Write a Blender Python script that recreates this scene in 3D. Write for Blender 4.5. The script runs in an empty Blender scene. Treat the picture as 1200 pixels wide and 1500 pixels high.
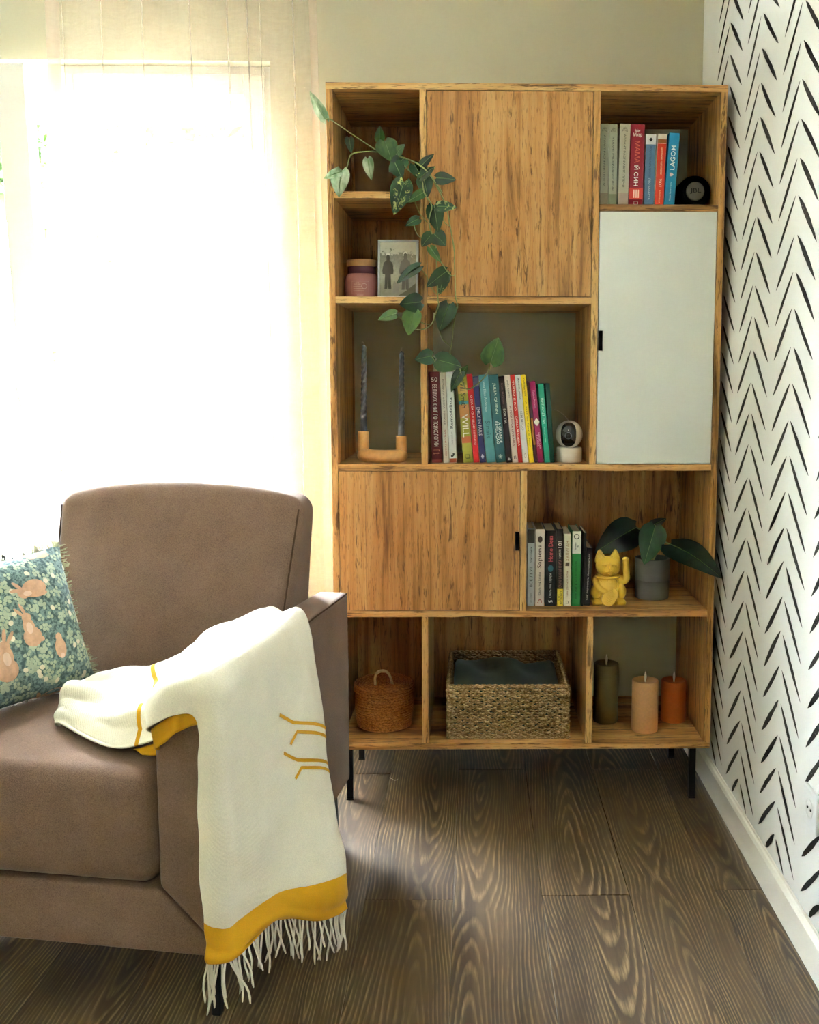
import bpy, bmesh, math, random
from mathutils import Vector, Matrix, noise
random.seed(7)
S = bpy.context.scene
COL = S.collection
PI = math.pi

# ------------------------------------------------------------------ camera
FPX, CX, CY = 1450.0, 718.03, 704.92
PITCH, YAW, ROLL = 0.109168, 0.0170446, -0.0022829
CAM = Vector((0.0, -2.68, 1.2024))
_fw = Vector((math.sin(YAW)*math.cos(PITCH), math.cos(YAW)*math.cos(PITCH), -math.sin(PITCH)))
_r0 = Vector((math.cos(YAW), -math.sin(YAW), 0))
_d0 = _fw.cross(_r0)
_rt = _r0*math.cos(ROLL) + _d0*math.sin(ROLL)
_dn = -_r0*math.sin(ROLL) + _d0*math.cos(ROLL)
cd = bpy.data.cameras.new('camera'); cam = bpy.data.objects.new('camera', cd); COL.objects.link(cam)
cd.sensor_fit = 'HORIZONTAL'; cd.sensor_width = 36.0; cd.lens = FPX/1200*36
cd.shift_x = -(CX-600)/1200; cd.shift_y = -(750-CY)/1200
cd.clip_start = 0.05; cd.clip_end = 200
m = Matrix((( _rt.x, -_dn.x, -_fw.x, CAM.x), (_rt.y, -_dn.y, -_fw.y, CAM.y), (_rt.z, -_dn.z, -_fw.z, CAM.z), (0,0,0,1)))
cam.matrix_world = m
S.camera = cam

# ------------------------------------------------------------------ daylight and exposure
W = bpy.data.worlds.new('overcast_sky'); S.world = W; W.use_nodes = True
bg = W.node_tree.nodes['Background']; bg.inputs[0].default_value = (0.84, 0.93, 1.06, 1); bg.inputs[1].default_value = 42.0
S.view_settings.view_transform = 'Standard'; S.view_settings.look = 'None'
S.view_settings.gamma = 1.0; S.view_settings.use_curve_mapping = False
S.view_settings.exposure = 2.48
S.cycles.use_denoising = True
S.cycles.max_bounces = 12; S.cycles.diffuse_bounces = 8; S.cycles.transparent_max_bounces = 16
S.cycles.sample_clamp_indirect = 16.0
S.cycles.caustics_reflective = False; S.cycles.caustics_refractive = False

# ------------------------------------------------------------------ measuring helpers
def _ray(px, py): return _rt*((px-CX)/FPX) + _dn*((py-CY)/FPX) + _fw
def atY(px, py, Y): d = _ray(px, py); return CAM + d*((Y-CAM.y)/d.y)
def atZ(px, py, Z): d = _ray(px, py); return CAM + d*((Z-CAM.z)/d.z)
def atX(px, py, X): d = _ray(px, py); return CAM + d*((X-CAM.x)/d.x)

# ------------------------------------------------------------------ scene helpers
def tag(o, label=None, cat=None, group=None, kind=None):
    if label: o['label'] = label
    if cat: o['category'] = cat
    if group: o['group'] = group
    if kind: o['kind'] = kind
    return o
def thing(name, loc, label=None, cat=None, group=None, kind=None):
    o = bpy.data.objects.new(name, None); COL.objects.link(o); o.location = loc; o.empty_display_size = .05
    return tag(o, label, cat, group, kind)
def adopt(o, parent):
    o.parent = parent
    o.matrix_parent_inverse = parent_matrix(parent).inverted()
def parent_matrix(p):
    m = p.matrix_basis.copy()
    if p.parent: m = parent_matrix(p.parent) @ p.matrix_parent_inverse @ m
    return m
def mesh_obj(name, me, mat=None, parent=None):
    o = bpy.data.objects.new(name, me); COL.objects.link(o)
    if mat is not None and not me.materials: me.materials.append(mat)
    if parent is not None: adopt(o, parent)
    return o
class MB:
    def __init__(s): s.v = []; s.f = []; s.mi = []; s.cur = 0; s.uv = {}
    def add(s, vs, fs):
        n = len(s.v); s.v += [tuple(p) for p in vs]; s.f += [tuple(i+n for i in f) for f in fs]; s.mi += [s.cur]*len(fs); return s
    def box(s, x0, x1, y0, y1, z0, z1):
        return s.add([(x0,y0,z0),(x1,y0,z0),(x1,y1,z0),(x0,y1,z0),(x0,y0,z1),(x1,y0,z1),(x1,y1,z1),(x0,y1,z1)],
                     [(0,3,2,1),(4,5,6,7),(0,1,5,4),(1,2,6,5),(2,3,7,6),(3,0,4,7)])
    def lathe(s, prof, seg=32, c=(0,0,0), axis='z', a0=0.0):
        vs = []; fs = []
        for r, h in prof:
            for k in range(seg):
                a = a0+2*PI*k/seg; p = (r*math.cos(a), r*math.sin(a), h)
                if axis == 'y': p = (p[0], h, p[1])
                vs.append((p[0]+c[0], p[1]+c[1], p[2]+c[2]))
        for i in range(len(prof)-1):
            for k in range(seg):
                q = (i*seg+k, i*seg+(k+1)%seg, (i+1)*seg+(k+1)%seg, (i+1)*seg+k)
                fs.append(q if axis == 'z' else q[::-1])
        return s.add(vs, fs)
    def tube(s, pts, rad, seg=8, closed=False, caps=True):
        pts = [Vector(p) for p in pts]; n = len(pts)
        R = rad if hasattr(rad, '__len__') else [rad]*n
        vs = []; fs = []; nrm = None
        for i, p in enumerate(pts):
            a = pts[(i-1) % n] if (closed or i > 0) else p
            b = pts[(i+1) % n] if (closed or i < n-1) else p
            t = (b-a)
            t = t.normalized() if t.length > 1e-9 else Vector((0,0,1))
            if nrm is None:
                nrm = t.orthogonal().normalized()
            nrm = (nrm - t*nrm.dot(t))
            nrm = nrm.normalized() if nrm.length > 1e-6 else t.orthogonal().normalized()
            bi = t.cross(nrm)
            for k in range(seg):
                a_ = 2*PI*k/seg
                vs.append(p + (nrm*math.cos(a_) + bi*math.sin(a_))*R[i])
        m_ = n if closed else n-1
        for i in range(m_):
            for k in range(seg):
                j = (i+1) % n
                fs.append((i*seg+k, i*seg+(k+1)%seg, j*seg+(k+1)%seg, j*seg+k))
        if caps and not closed:
            fs.append(tuple(range(seg))[::-1]); fs.append(tuple((n-1)*seg+k for k in range(seg)))
        return s.add(vs, fs)
    def grid(s, fn, nu, nv, closed_u=False):
        vs = [fn(i/(nu if closed_u else nu-1), j/(nv-1)) for j in range(nv) for i in range(nu)]
        fs = []
        for j in range(nv-1):
            for i in range(nu if closed_u else nu-1):
                i2 = (i+1) % nu
                fs.append((j*nu+i, j*nu+i2, (j+1)*nu+i2, (j+1)*nu+i))
        return s.add(vs, fs)
    def prism(s, poly, h0, h1, axis='y'):
        n = len(poly)
        def P(a, b, h): return {'y': (a, h, b), 'z': (a, b, h), 'x': (h, a, b)}[axis]
        vs = [P(a, b, h0) for a, b in poly] + [P(a, b, h1) for a, b in poly]
        fs = [tuple(range(n)), tuple(range(2*n-1, n-1, -1))] + [((i+1)%n, i, n+i, n+(i+1)%n) for i in range(n)]
        return s.add(vs, fs)
    def ball(s, c, r, seg=16, rings=10):
        rx, ry, rz = r if hasattr(r, '__len__') else (r, r, r)
        vs = [(c[0], c[1], c[2]-rz)]
        for j in range(1, rings):
            t = -PI/2+PI*j/rings
            for k in range(seg):
                a = 2*PI*k/seg
                vs.append((c[0]+rx*math.cos(t)*math.cos(a), c[1]+ry*math.cos(t)*math.sin(a), c[2]+rz*math.sin(t)))
        vs.append((c[0], c[1], c[2]+rz)); fs = []
        for k in range(seg): fs.append((0, 1+(k+1)%seg, 1+k))
        for j in range(rings-2):
            for k in range(seg):
                a = 1+j*seg+k; b = 1+j*seg+(k+1)%seg; fs.append((a, b, b+seg, a+seg))
        l = len(vs)-1; o = 1+(rings-2)*seg
        for k in range(seg): fs.append((o+k, o+(k+1)%seg, l))
        return s.add(vs, fs)
    def xform(s, M, start=0):
        for i in range(start, len(s.v)): s.v[i] = tuple(M @ Vector(s.v[i]))
        return s
    def mesh(s, name, mats, smooth=False, recalc=True):
        me = bpy.data.meshes.new(name); me.from_pydata(s.v, [], s.f)
        for mt in (mats if isinstance(mats, (list, tuple)) else [mats]): me.materials.append(mt)
        for p, k in zip(me.polygons, s.mi): p.material_index = k
        if recalc:
            bm = bmesh.new(); bm.from_mesh(me); bmesh.ops.recalc_face_normals(bm, faces=bm.faces); bm.to_mesh(me); bm.free()
        if smooth: me.polygons.foreach_set('use_smooth', [True]*len(me.polygons))
        me.update(); return me
    def build(s, name, mats, parent=None, smooth=False, bevel=0, seg=2, recalc=True, auto=None):
        o = mesh_obj(name, s.mesh(name, mats, smooth, recalc), None, parent)
        if bevel:
            b = o.modifiers.new('bevel', 'BEVEL'); b.width = bevel; b.segments = seg; b.limit_method = 'ANGLE'; b.angle_limit = math.radians(40)
        if auto: o.data.set_sharp_from_angle(angle=math.radians(auto))
        return o
def box(name, x0, x1, y0, y1, z0, z1, mat, parent=None, bevel=.0008, seg=2):
    return MB().box(x0, x1, y0, y1, z0, z1).build(name, mat, parent, bevel=bevel, seg=seg)
def smoothpath(pts, n=6):
    pts = [Vector(p) for p in pts]; out = []
    for i in range(len(pts)-1):
        p0 = pts[max(i-1, 0)]; p1 = pts[i]; p2 = pts[i+1]; p3 = pts[min(i+2, len(pts)-1)]
        for k in range(n):
            t = k/n
            out.append(.5*((2*p1)+(p2-p0)*t+(2*p0-5*p1+4*p2-p3)*t*t+(3*p1-p0-3*p2+p3)*t**3))
    out.append(pts[-1]); return out

# ------------------------------------------------------------------ materials
def lin(c): return tuple(((x/255)/12.92 if x/255 <= .04045 else (((x/255)+.055)/1.055)**2.4) for x in c)
def rgb(*c): return (*lin(c), 1)
class NT:
    def __init__(s, name):
        s.m = bpy.data.materials.new(name); s.m.use_nodes = True; s.t = s.m.node_tree; s.n = s.t.nodes; s.l = s.t.links
        s.b = s.n['Principled BSDF']; s.out = s.n['Material Output']
    def node(s, typ, ins=None, **props):
        n = s.n.new(typ)
        for k, v in props.items(): setattr(n, k, v)
        for k, v in (ins or {}).items(): s.set(n.inputs[k], v)
        return n
    def set(s, sock, v):
        if isinstance(v, bpy.types.NodeSocket): s.l.new(v, sock)
        elif hasattr(v, 'outputs'): s.l.new(v.outputs[0], sock)
        else: sock.default_value = v
    def math(s, op, a, b=None, c=None, clamp=False):
        n = s.n.new('ShaderNodeMath'); n.operation = op; n.use_clamp = clamp
        for i, v in enumerate((a, b, c)):
            if v is not None: s.set(n.inputs[i], v)
        return n.outputs[0]
    def mix(s, f, a, b, mode='MIX'):
        n = s.n.new('ShaderNodeMix'); n.data_type = 'RGBA'; n.blend_type = mode
        s.set(n.inputs[0], f); s.set(n.inputs[6], a); s.set(n.inputs[7], b); return n.outputs[2]
    def coord(s, which='Object'): return s.n.new('ShaderNodeTexCoord').outputs[which]
    def mapping(s, vec, scale=(1,1,1), loc=(0,0,0), rot=(0,0,0)):
        return s.node('ShaderNodeMapping', {'Vector': vec, 'Scale': scale, 'Location': loc, 'Rotation': rot}).outputs[0]
    def noise(s, vec, scale=5, detail=4, rough=.55, dist=0):
        return s.node('ShaderNodeTexNoise', {'Vector': vec, 'Scale': scale, 'Detail': detail, 'Roughness': rough, 'Distortion': dist})
    def ramp(s, f, stops):
        n = s.n.new('ShaderNodeValToRGB'); e = n.color_ramp.elements
        while len(e) > 1: e.remove(e[-1])
        e[0].position = stops[0][0]; e[0].color = stops[0][1]
        for p, c in stops[1:]: x = e.new(p); x.color = c
        s.set(n.inputs[0], f); return n.outputs[0]
    def bump(s, h, strength=.2, dist=.002):
        n = s.node('ShaderNodeBump', {'Height': h, 'Strength': strength, 'Distance': dist}); s.l.new(n.outputs[0], s.b.inputs['Normal'])
    def base(s, col, rough=.6, spec=.5):
        s.set(s.b.inputs['Base Color'], col); s.set(s.b.inputs['Roughness'], rough); s.b.inputs['Specular IOR Level'].default_value = spec
        return s.m
_cache = {}
def plain(name, col, rough=.6, spec=.4, metallic=0, var=.06, vscale=40, bump=0, bscale=300, sheen=0):
    if name in _cache: return _cache[name]
    t = NT(name); c = t.coord(); n = t.noise(c, vscale, 3)
    d = tuple(x*(1-var) for x in col[:3])+(1,); l = tuple(min(1, x*(1+var)) for x in col[:3])+(1,)
    t.base(t.ramp(n.outputs[0], [(.3, d), (.7, l)]), rough, spec); t.b.inputs['Metallic'].default_value = metallic
    if bump: t.bump(t.noise(c, bscale, 2).outputs[0], bump, .001)
    if sheen: t.b.inputs['Sheen Weight'].default_value = sheen; t.b.inputs['Sheen Roughness'].default_value = .4
    _cache[name] = t.m; return t.m

def oak(name, axis, tint=1.0, boards=0.0, sat=1.0):
    t = NT(name); c = t.coord()
    k = {'z': (1, 1, .055), 'x': (.055, 1, 1), 'y': (1, .055, 1)}[axis]
    g = t.mapping(c, k)
    big = t.noise(g, 26, 5, .6, .8).outputs[0]
    fine = t.noise(t.mapping(c, tuple(v if v == 1 else .02 for v in k)), 420, 3, .6).outputs[0]
    crack = t.noise(t.mapping(c, tuple(v if v == 1 else .09 for v in k), (3.1, 1.7, .4)), 95, 4, .7, .5).outputs[0]
    D = rgb(int(118*tint), int(80*tint), int(40*tint)); Mi = rgb(int(198*tint), int(147*tint), int(84*tint)); L = rgb(int(216*tint), int(178*tint), int(116*tint))
    col = t.ramp(big, [(.32, D), (.48, Mi), (.7, L)])
    col = t.mix(t.math('MULTIPLY', t.math('SUBTRACT', fine, .5), 1.1, clamp=True), col, D)
    if boards:
        sep = t.node('ShaderNodeSeparateXYZ', {0: c})
        ax = sep.outputs[0]
        idx = t.math('FLOOR', t.math('DIVIDE', t.math('ADD', ax, 9.03), boards))
        wn = t.node('ShaderNodeTexWhiteNoise', {'W': idx}, noise_dimensions='1D').outputs[0]
        col = t.mix(t.math('MULTIPLY', wn, .55), col, t.mix(1.0, col, rgb(205, 158, 118), 'MULTIPLY'))
        edge = t.math('FRACT', t.math('DIVIDE', t.math('ADD', ax, 9.03), boards))
        near = t.math('LESS_THAN', t.math('ABSOLUTE', t.math('SUBTRACT', edge, .5)), .492)
        soft = t.noise(t.mapping(c, (1, 1, 2.2), (0, 0, 2)), 3, 2).outputs[0]
        col = t.mix(t.math('MULTIPLY', t.math('SUBTRACT', 1, near), t.math('MULTIPLY', soft, .9)), col, D)
        # knots
        vo = t.node('ShaderNodeTexVoronoi', {'Vector': t.mapping(c, (1, .01, .55), (.21, 0, .13)), 'Scale': 9.0, 'Randomness': 1.0})
        kn = t.math('ADD', vo.outputs['Distance'], t.math('MULTIPLY', t.noise(c, 90, 3).outputs[0], .09))
        km = t.ramp(kn, [(.075, (1,1,1,1)), (.15, (0,0,0,1))])
        ksel = t.math('GREATER_THAN', t.node('ShaderNodeSeparateColor', {0: vo.outputs['Color']}).outputs[0], .55)
        col = t.mix(t.math('MULTIPLY', km, t.math('MULTIPLY', ksel, .8)), col, rgb(78, 42, 18))
    lo = .38 if (axis == 'x' or not boards) else .34
    cm = t.ramp(crack, [(lo, (1,1,1,1)), (lo+.07, (0,0,0,1))])
    pore = t.noise(t.mapping(c, tuple(v if v == 1 else .11 for v in k), (1.1, 5.7, 2.4)), 330, 2, .5).outputs[0]
    col = t.mix(t.math('MULTIPLY', t.ramp(pore, [(.34, (1,1,1,1)), (.42, (0,0,0,1))]), .55), col, D)
    col = t.mix(t.math('MULTIPLY', cm, .8), col, rgb(74, 44, 20))
    t.base(col, .48, .35); t.bump(t.math('SUBTRACT', fine, t.math('MULTIPLY', cm, .8)), .25, .001)
    return t.m
OAK_Z = oak('oak_upright', 'z'); OAK_X = oak('oak_level', 'x'); OAK_DOOR = oak('oak_door', 'z', 1.0, .104)
WHITE_LAM = plain('white_laminate', rgb(222, 224, 218), .42, .4, var=.02, vscale=6)
BLACK_METAL = plain('black_metal', rgb(16, 16, 17), .4, .4, var=.1)
WALL_BEIGE = plain('beige_wall_paint', rgb(186, 181, 157), .9, .2, var=.015, vscale=5, bump=.12, bscale=260)
WALL_WHITE = plain('white_wallpaper', rgb(224, 225, 222), .85, .2, var=.015, vscale=9, bump=.1, bscale=300)
WHITE_PAINT = plain('white_trim_paint', rgb(232, 230, 220), .45, .4, var=.02, vscale=8)
CEIL = plain('ceiling_paint', rgb(235, 233, 226), .9, .2, var=.01, vscale=4)
PVC = plain('white_window_plastic', rgb(212, 209, 202), .35, .4, var=.01, vscale=5)
def floor_mat():
    t = NT('limed_dark_oak_laminate'); c = t.coord()
    rnd = t.node('ShaderNodeObjectInfo').outputs['Random']
    off = t.node('ShaderNodeCombineXYZ', {0: t.math('MULTIPLY', rnd, 3.7), 1: t.math('MULTIPLY', rnd, 41.0), 2: t.math('MULTIPLY', rnd, 17.0)})
    p = t.node('ShaderNodeVectorMath', {0: c, 1: off.outputs[0]}, operation='ADD').outputs[0]
    sp = t.node('ShaderNodeSeparateXYZ', {0: c})
    wob = t.noise(t.mapping(p, (5, .9, 1)), 1.0, 2, .5).outputs[0]
    wob2 = t.noise(t.mapping(p, (14, 1.6, 1)), 1.0, 3, .55).outputs[0]
    # cathedral rings: tall parabolas along the plank
    yy = t.math('PINGPONG', t.math('ADD', sp.outputs[1], t.math('MULTIPLY', rnd, 5.0)), .62)
    xx = t.math('ADD', sp.outputs[0], t.math('MULTIPLY', t.math('SUBTRACT', t.math('FRACT', t.math('MULTIPLY', rnd, 7.3)), .5), .11))
    xx = t.math('ADD', xx, t.math('MULTIPLY', t.math('SUBTRACT', wob, .5), .14))
    q = t.math('MULTIPLY', t.math('MULTIPLY', xx, xx), 5.5)
    r = t.math('SQRT', t.math('ADD', q, t.math('MULTIPLY', t.math('MULTIPLY', yy, yy), .035)))
    r = t.math('ADD', r, t.math('MULTIPLY', wob2, .045))
    fr = t.math('FRACT', t.math('MULTIPLY', r, 50.0))
    lines = t.ramp(fr, [(0, (0,0,0,1)), (.45, (.12,.12,.12,1)), (.72, (1,1,1,1)), (.86, (.75,.75,.75,1)), (1, (0,0,0,1))])
    brk = t.noise(t.mapping(p, (150, 9, 1)), 1.0, 3, .7).outputs[0]
    fade = t.noise(t.mapping(p, (7, 2.2, 1)), 1.0, 3).outputs[0]
    lm = t.math('MULTIPLY', lines, t.ramp(brk, [(.36, (.15,.15,.15,1)), (.6, (1,1,1,1))]))
    lm = t.math('MULTIPLY', lm, t.ramp(fade, [(.3, (.12,.12,.12,1)), (.62, (1,1,1,1))]))
    tone = t.noise(t.mapping(p, (22, 1.2, 1)), 1.0, 4, .6).outputs[0]
    base = t.ramp(tone, [(.3, rgb(46, 34, 22)), (.5, rgb(74, 57, 39)), (.72, rgb(100, 79, 55))])
    base = t.mix(t.math('MULTIPLY', t.math('SUBTRACT', rnd, .3), .3, clamp=True), base, rgb(52, 42, 34))
    col = t.mix(t.math('MULTIPLY', lm, .8), base, rgb(178, 152, 114))
    rg = t.math('ADD', .45, t.math('MULTIPLY', lm, .08))
    t.base(col, rg, .6); t.bump(t.math('ADD', lm, t.math('MULTIPLY', brk, .5)), .22, .0012)
    return t.m
FLOOR_M = floor_mat()
def sheer(name, col, clear, dens=1.0):
    t = NT(name); c = t.coord()
    wx = t.noise(t.mapping(c, (230, 60, 20)), 1, 2).outputs[0]; wy = t.noise(t.mapping(c, (20, 20, 230)), 1, 2).outputs[0]
    slub = t.noise(t.mapping(c, (45, 30, 130)), 1, 3).outputs[0]
    w = t.math('ADD', t.math('MULTIPLY', t.math('ADD', wx, wy), .35), t.math('MULTIPLY', slub, .3))
    fac = t.math('MULTIPLY', t.ramp(w, [(.36, (1,1,1,1)), (.62, (.86,.86,.86,1))]), clear)
    fac = t.math('MINIMUM', fac, .93)
    dif = t.node('ShaderNodeBsdfDiffuse', {'Color': col}); tr = t.node('ShaderNodeBsdfTranslucent', {'Color': col})
    ms = t.node('ShaderNodeMixShader', {0: .16, 1: dif.outputs[0], 2: tr.outputs[0]})
    tp = t.node('ShaderNodeBsdfTransparent')
    m2 = t.node('ShaderNodeMixShader', {0: fac, 1: ms.outputs[0], 2: tp.outputs[0]})
    t.l.new(m2.outputs[0], t.out.inputs[0]); return t.m
CURTAIN_HEM = sheer('sheer_linen_doubled', rgb(196, 180, 160), .34)
CURTAIN = sheer('sheer_linen', rgb(190, 174, 156), .70)
def glass_mat():
    t = NT('window_glass'); gl = t.node('ShaderNodeBsdfGlossy', {'Roughness': .02}); tp = t.node('ShaderNodeBsdfTransparent', {'Color': (.95, .97, .96, 1)})
    m = t.node('ShaderNodeMixShader', {0: .06, 1: tp.outputs[0], 2: gl.outputs[0]}); t.l.new(m.outputs[0], t.out.inputs[0]); return t.m
GLASS = glass_mat()
def fabric(name, col, var=.10, sheen=.25, scale=900, twill=0):
    t = NT(name); c = t.coord()
    n1 = t.noise(c, scale, 2, .7).outputs[0]; n2 = t.noise(c, 9, 3).outputs[0]
    w = t.math('ADD', t.math('MULTIPLY', n1, .7), t.math('MULTIPLY', n2, .3))
    d = tuple(x*(1-var*2) for x in col[:3])+(1,); l = tuple(min(1, x*(1+var*2)) for x in col[:3])+(1,)
    t.base(t.ramp(w, [(.3, d), (.7, l)]), .9, .15)
    t.b.inputs['Sheen Weight'].default_value = sheen; t.b.inputs['Sheen Roughness'].default_value = .35
    if twill:
        wv = t.node('ShaderNodeTexWave', {'Vector': t.mapping(c, (1, 1, 1), (0, 0, 0), (0, .7, .4)), 'Scale': twill, 'Distortion': .6, 'Detail': 1.0}).outputs[1]
        t.bump(t.math('ADD', n1, t.math('MULTIPLY', wv, .5)), .32, .0014)
    else: t.bump(n1, .3, .0012)
    return t.m
CHAIR_F = fabric('taupe_velour', rgb(122, 98, 83), .2, .25, 480)
CHAIR_SEAM = plain('taupe_seam', rgb(82, 62, 50), .9, .1)
THROW_W = fabric('cream_cotton', rgb(230, 223, 204), .06, .1, 500, 62)
THROW_Y = fabric('mustard_cotton', rgb(206, 150, 28), .05, .1, 700)
FRINGE = plain('cream_yarn', rgb(228, 222, 204), .9, .1)

# ------------------------------------------------------------------ lettering, made once as flat meshes
WORDS = {}
def prepare_words(words):
    tmp = []
    for w, sp in words:
        cu = bpy.data.curves.new('w', 'FONT'); cu.body = w; cu.size = 1; cu.resolution_u = 2; cu.space_line = .85; cu.align_x = 'CENTER'; cu.offset = sp
        o = bpy.data.objects.new('w', cu); COL.objects.link(o); tmp.append((w, o))
    dg = bpy.context.evaluated_depsgraph_get()
    for w, o in tmp:
        me = bpy.data.meshes.new_from_object(o.evaluated_get(dg))
        vs = [v.co.copy() for v in me.vertices]; fs = [tuple(p.vertices) for p in me.polygons]
        if vs:
            x0 = min(v.x for v in vs); x1 = max(v.x for v in vs); y0 = min(v.y for v in vs); y1 = max(v.y for v in vs)
            WORDS[w] = ([((v.x-(x0+x1)/2)/max(x1-x0, 1e-6), (v.y-(y0+y1)/2)/max(y1-y0, 1e-6)) for v in vs], fs)
        bpy.data.meshes.remove(me)
    for w, o in tmp:
        cu = o.data; bpy.data.objects.remove(o); bpy.data.curves.remove(cu)

# ================================================================== THE ROOM
XW, YB, XL, YR, ZC = .690, .405, -2.9, -4.0, 2.62      # right wall, back wall, left wall, rear wall, ceiling
OX0, OX1, OZ1 = -2.02, -.608, 2.125                    # balcony door opening
fl = tag(MB().box(XL-.2, XW+.2, YR-.2, .62, -.10, -.008).build('floor', plain('subfloor', rgb(70, 58, 47), .5, .4)), kind='structure')
PW, PX0, PL = .2035, -.2485, 1.29
ends = {}
for k in range(-6, 5):
    x0 = PX0+PW*k; x1 = min(x0+PW, XW-.013)
    if x1 <= x0: continue
    j = {0: -.524, 2: -.509, 4: -.488}.get(k, -.52 + .02*math.sin(k*3.1) if k % 2 == 0 else .21 + .02*math.sin(k*2.3))
    cuts = [YB] + [c for c in (j-PL*i for i in range(-1, 4)) if -2.6 < c < YB-.06] + [-2.6]
    cuts = sorted(set(cuts))
    for a, b in zip(cuts[:-1], cuts[1:]):
        xc, yc = (x0+x1)/2, (a+b)/2
        key = (round(x1-x0, 3), round(b-a, 3))
        if key not in ends:
            ends[key] = MB().box(-(x1-x0)/2+.0004, (x1-x0)/2-.0004, -(b-a)/2+.0004, (b-a)/2-.0004, -.008, 0).mesh('plank', FLOOR_M)
        o = mesh_obj('plank', ends[key]); o.location = (xc, yc, 0); o.parent = fl
        bv = o.modifiers.new('bevel', 'BEVEL'); bv.width = .0012; bv.segments = 2
# back wall around the balcony door
wb = MB(); wb.box(XL-.2, OX0, YB, .62, 0, ZC).box(OX1, XW+.2, YB, .62, 0, ZC).box(OX0, OX1, YB, .62, OZ1, ZC)
tag(wb.build('wall_back', WALL_BEIGE), kind='structure')
wr = tag(MB().box(XW, XW+.2, YR-.2, YB, 0, ZC).build('wall_right', WALL_WHITE), kind='structure')
tag(MB().box(XL-.2, XW+.2, YR-.2, .62, ZC, ZC+.15).build('ceiling', CEIL), kind='structure')
tag(MB().box(XL-.2, XL, YR, YB, 0, ZC).build('wall_left', WALL_BEIGE), kind='structure')
wq = MB(); wq.box(XL-.2, XW+.2, YR-.2, YR, 0, ZC)
tag(wq.build('wall_rear', WALL_BEIGE), kind='structure')
# skirting
def skirting(name, poly, axis, h0, h1): return tag(MB().prism(poly, h0, h1, axis).build(name, WHITE_PAINT, bevel=.0015), kind='structure')
skirting('baseboard_right', [(XW, 0), (XW-.013, 0), (XW-.013, .076), (XW-.009, .084), (XW-.004, .087), (XW-.004, .092), (XW, .092)], 'y', YR, YB)
skirting('baseboard_back', [(YB, 0), (YB-.013, 0), (YB-.013, .076), (YB-.009, .084), (YB-.004, .087), (YB-.004, .092), (YB, .092)], 'x', OX1+.02, XW-.013)

# wallpaper: hand painted chevron strokes
def ink_mat():
    t = NT('black_brush_ink'); c = t.coord()
    n = t.noise(t.mapping(c, (1, 90, 260)), 1, 4, .7).outputs[0]; n2 = t.noise(c, 14, 2).outputs[0]
    f = t.math('MULTIPLY', t.ramp(n, [(.56, (0,0,0,1)), (.72, (1,1,1,1))]), t.ramp(n2, [(.45, (0,0,0,1)), (.65, (1,1,1,1))]))
    t.base(t.mix(f, rgb(42, 40, 38), rgb(150, 146, 138)), .85, .2); return t.m
st = MB(); rs = random.Random(3)
def stroke(y0, z0, y1, z1, wd):
    n = 9; L = Vector((y1-y0, z1-z0)); d = L.normalized(); nn = Vector((-d.y, d.x)); up = []; dn = []
    bow = rs.uniform(-.0025, .0025)
    for i in range(n):
        t = i/(n-1); w = wd*(math.sin(PI*min(1, max(0, t*.94+.03)))**.55)*(1+.14*rs.uniform(-1, 1))*.5*(1.12-.28*t)
        if i in (0, n-1): w = .0006
        c = Vector((y0, z0))+L*t+nn*bow*math.sin(PI*t)
        up.append((XW-.0006, *(c+nn*w))); dn.append((XW-.0006, *(c-nn*w)))
    st.add(up+dn, [(i, i+1, n+i+1, n+i) for i in range(n-1)])
for cI in range(-1, 8):
    pk = -.222-.3075*cI
    for r in range(0, 33):
        zt = 1.261+.0793*(r-16)
        jt = lambda: rs.uniform(-.003, .003)
        if zt > ZC-.02: continue
        ta = Vector((pk+.006+jt(), zt+jt())); ba = Vector((pk+.006+.119+jt(), zt-.112+jt()))
        tb = Vector((pk-.010+jt(), zt-.002+jt())); bb = Vector((pk-.010-.126+jt(), zt-.112+jt()))
        for a, b in ((ba, ta), (tb, bb)):
            if min(a.y, b.y) < .094:
                lo, hi = (a, b) if a.y < b.y else (b, a)
                if hi.y < .105: continue
                t = (.094-lo.y)/(hi.y-lo.y); cut = lo+(hi-lo)*t
                if a.y < b.y: a = cut
                else: b = cut
            if max(a.x, b.x) > YB-.004:
                hi, lo = (a, b) if a.x > b.x else (b, a)
                if lo.x > YB-.02: continue
                t = (YB-.004-lo.x)/(hi.x-lo.x); cut = lo+(hi-lo)*t
                if a.x > b.x: a = cut
                else: b = cut
            stroke(a.x, a.y, b.x, b.y, rs.uniform(.0135, .0165))
st.build('painted_strokes', ink_mat(), wr, recalc=False)

# ------------------------------------------------------------------ balcony door (two leaves, one tilted open)
def frame_ring(mb, x0, x1, z0, z1, w, y0, y1, wb=None):
    wb = wb or w
    mb.box(x0, x0+w, y0, y1, z0, z1).box(x1-w, x1, y0, y1, z0, z1).box(x0+w, x1-w, y0, y1, z1-w, z1).box(x0+w, x1-w, y0, y1, z0, z0+wb)
wf = MB(); frame_ring(wf, OX0, OX1, 0, OZ1, .030, .455, .525)
win = tag(wf.build('window_1', PVC, bevel=.003), kind='structure')
d1 = MB(); frame_ring(d1, -1.268, OX1-.026, .03, OZ1-.028, .062, .435, .50, .57); d1.box(-1.29, -1.262, .43, .445, .03, OZ1-.03)
d1o = d1.build('door_leaf', PVC, win, bevel=.004); box('pane', -1.21, OX1-.088, .462, .472, .595, OZ1-.085, GLASS, d1o, bevel=0)
d2 = MB(); frame_ring(d2, OX0+.03, -1.302, .03, OZ1-.028, .085, .435, .50, .57)
d2o = d2.build('door_leaf', PVC, win, bevel=.004)
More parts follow.
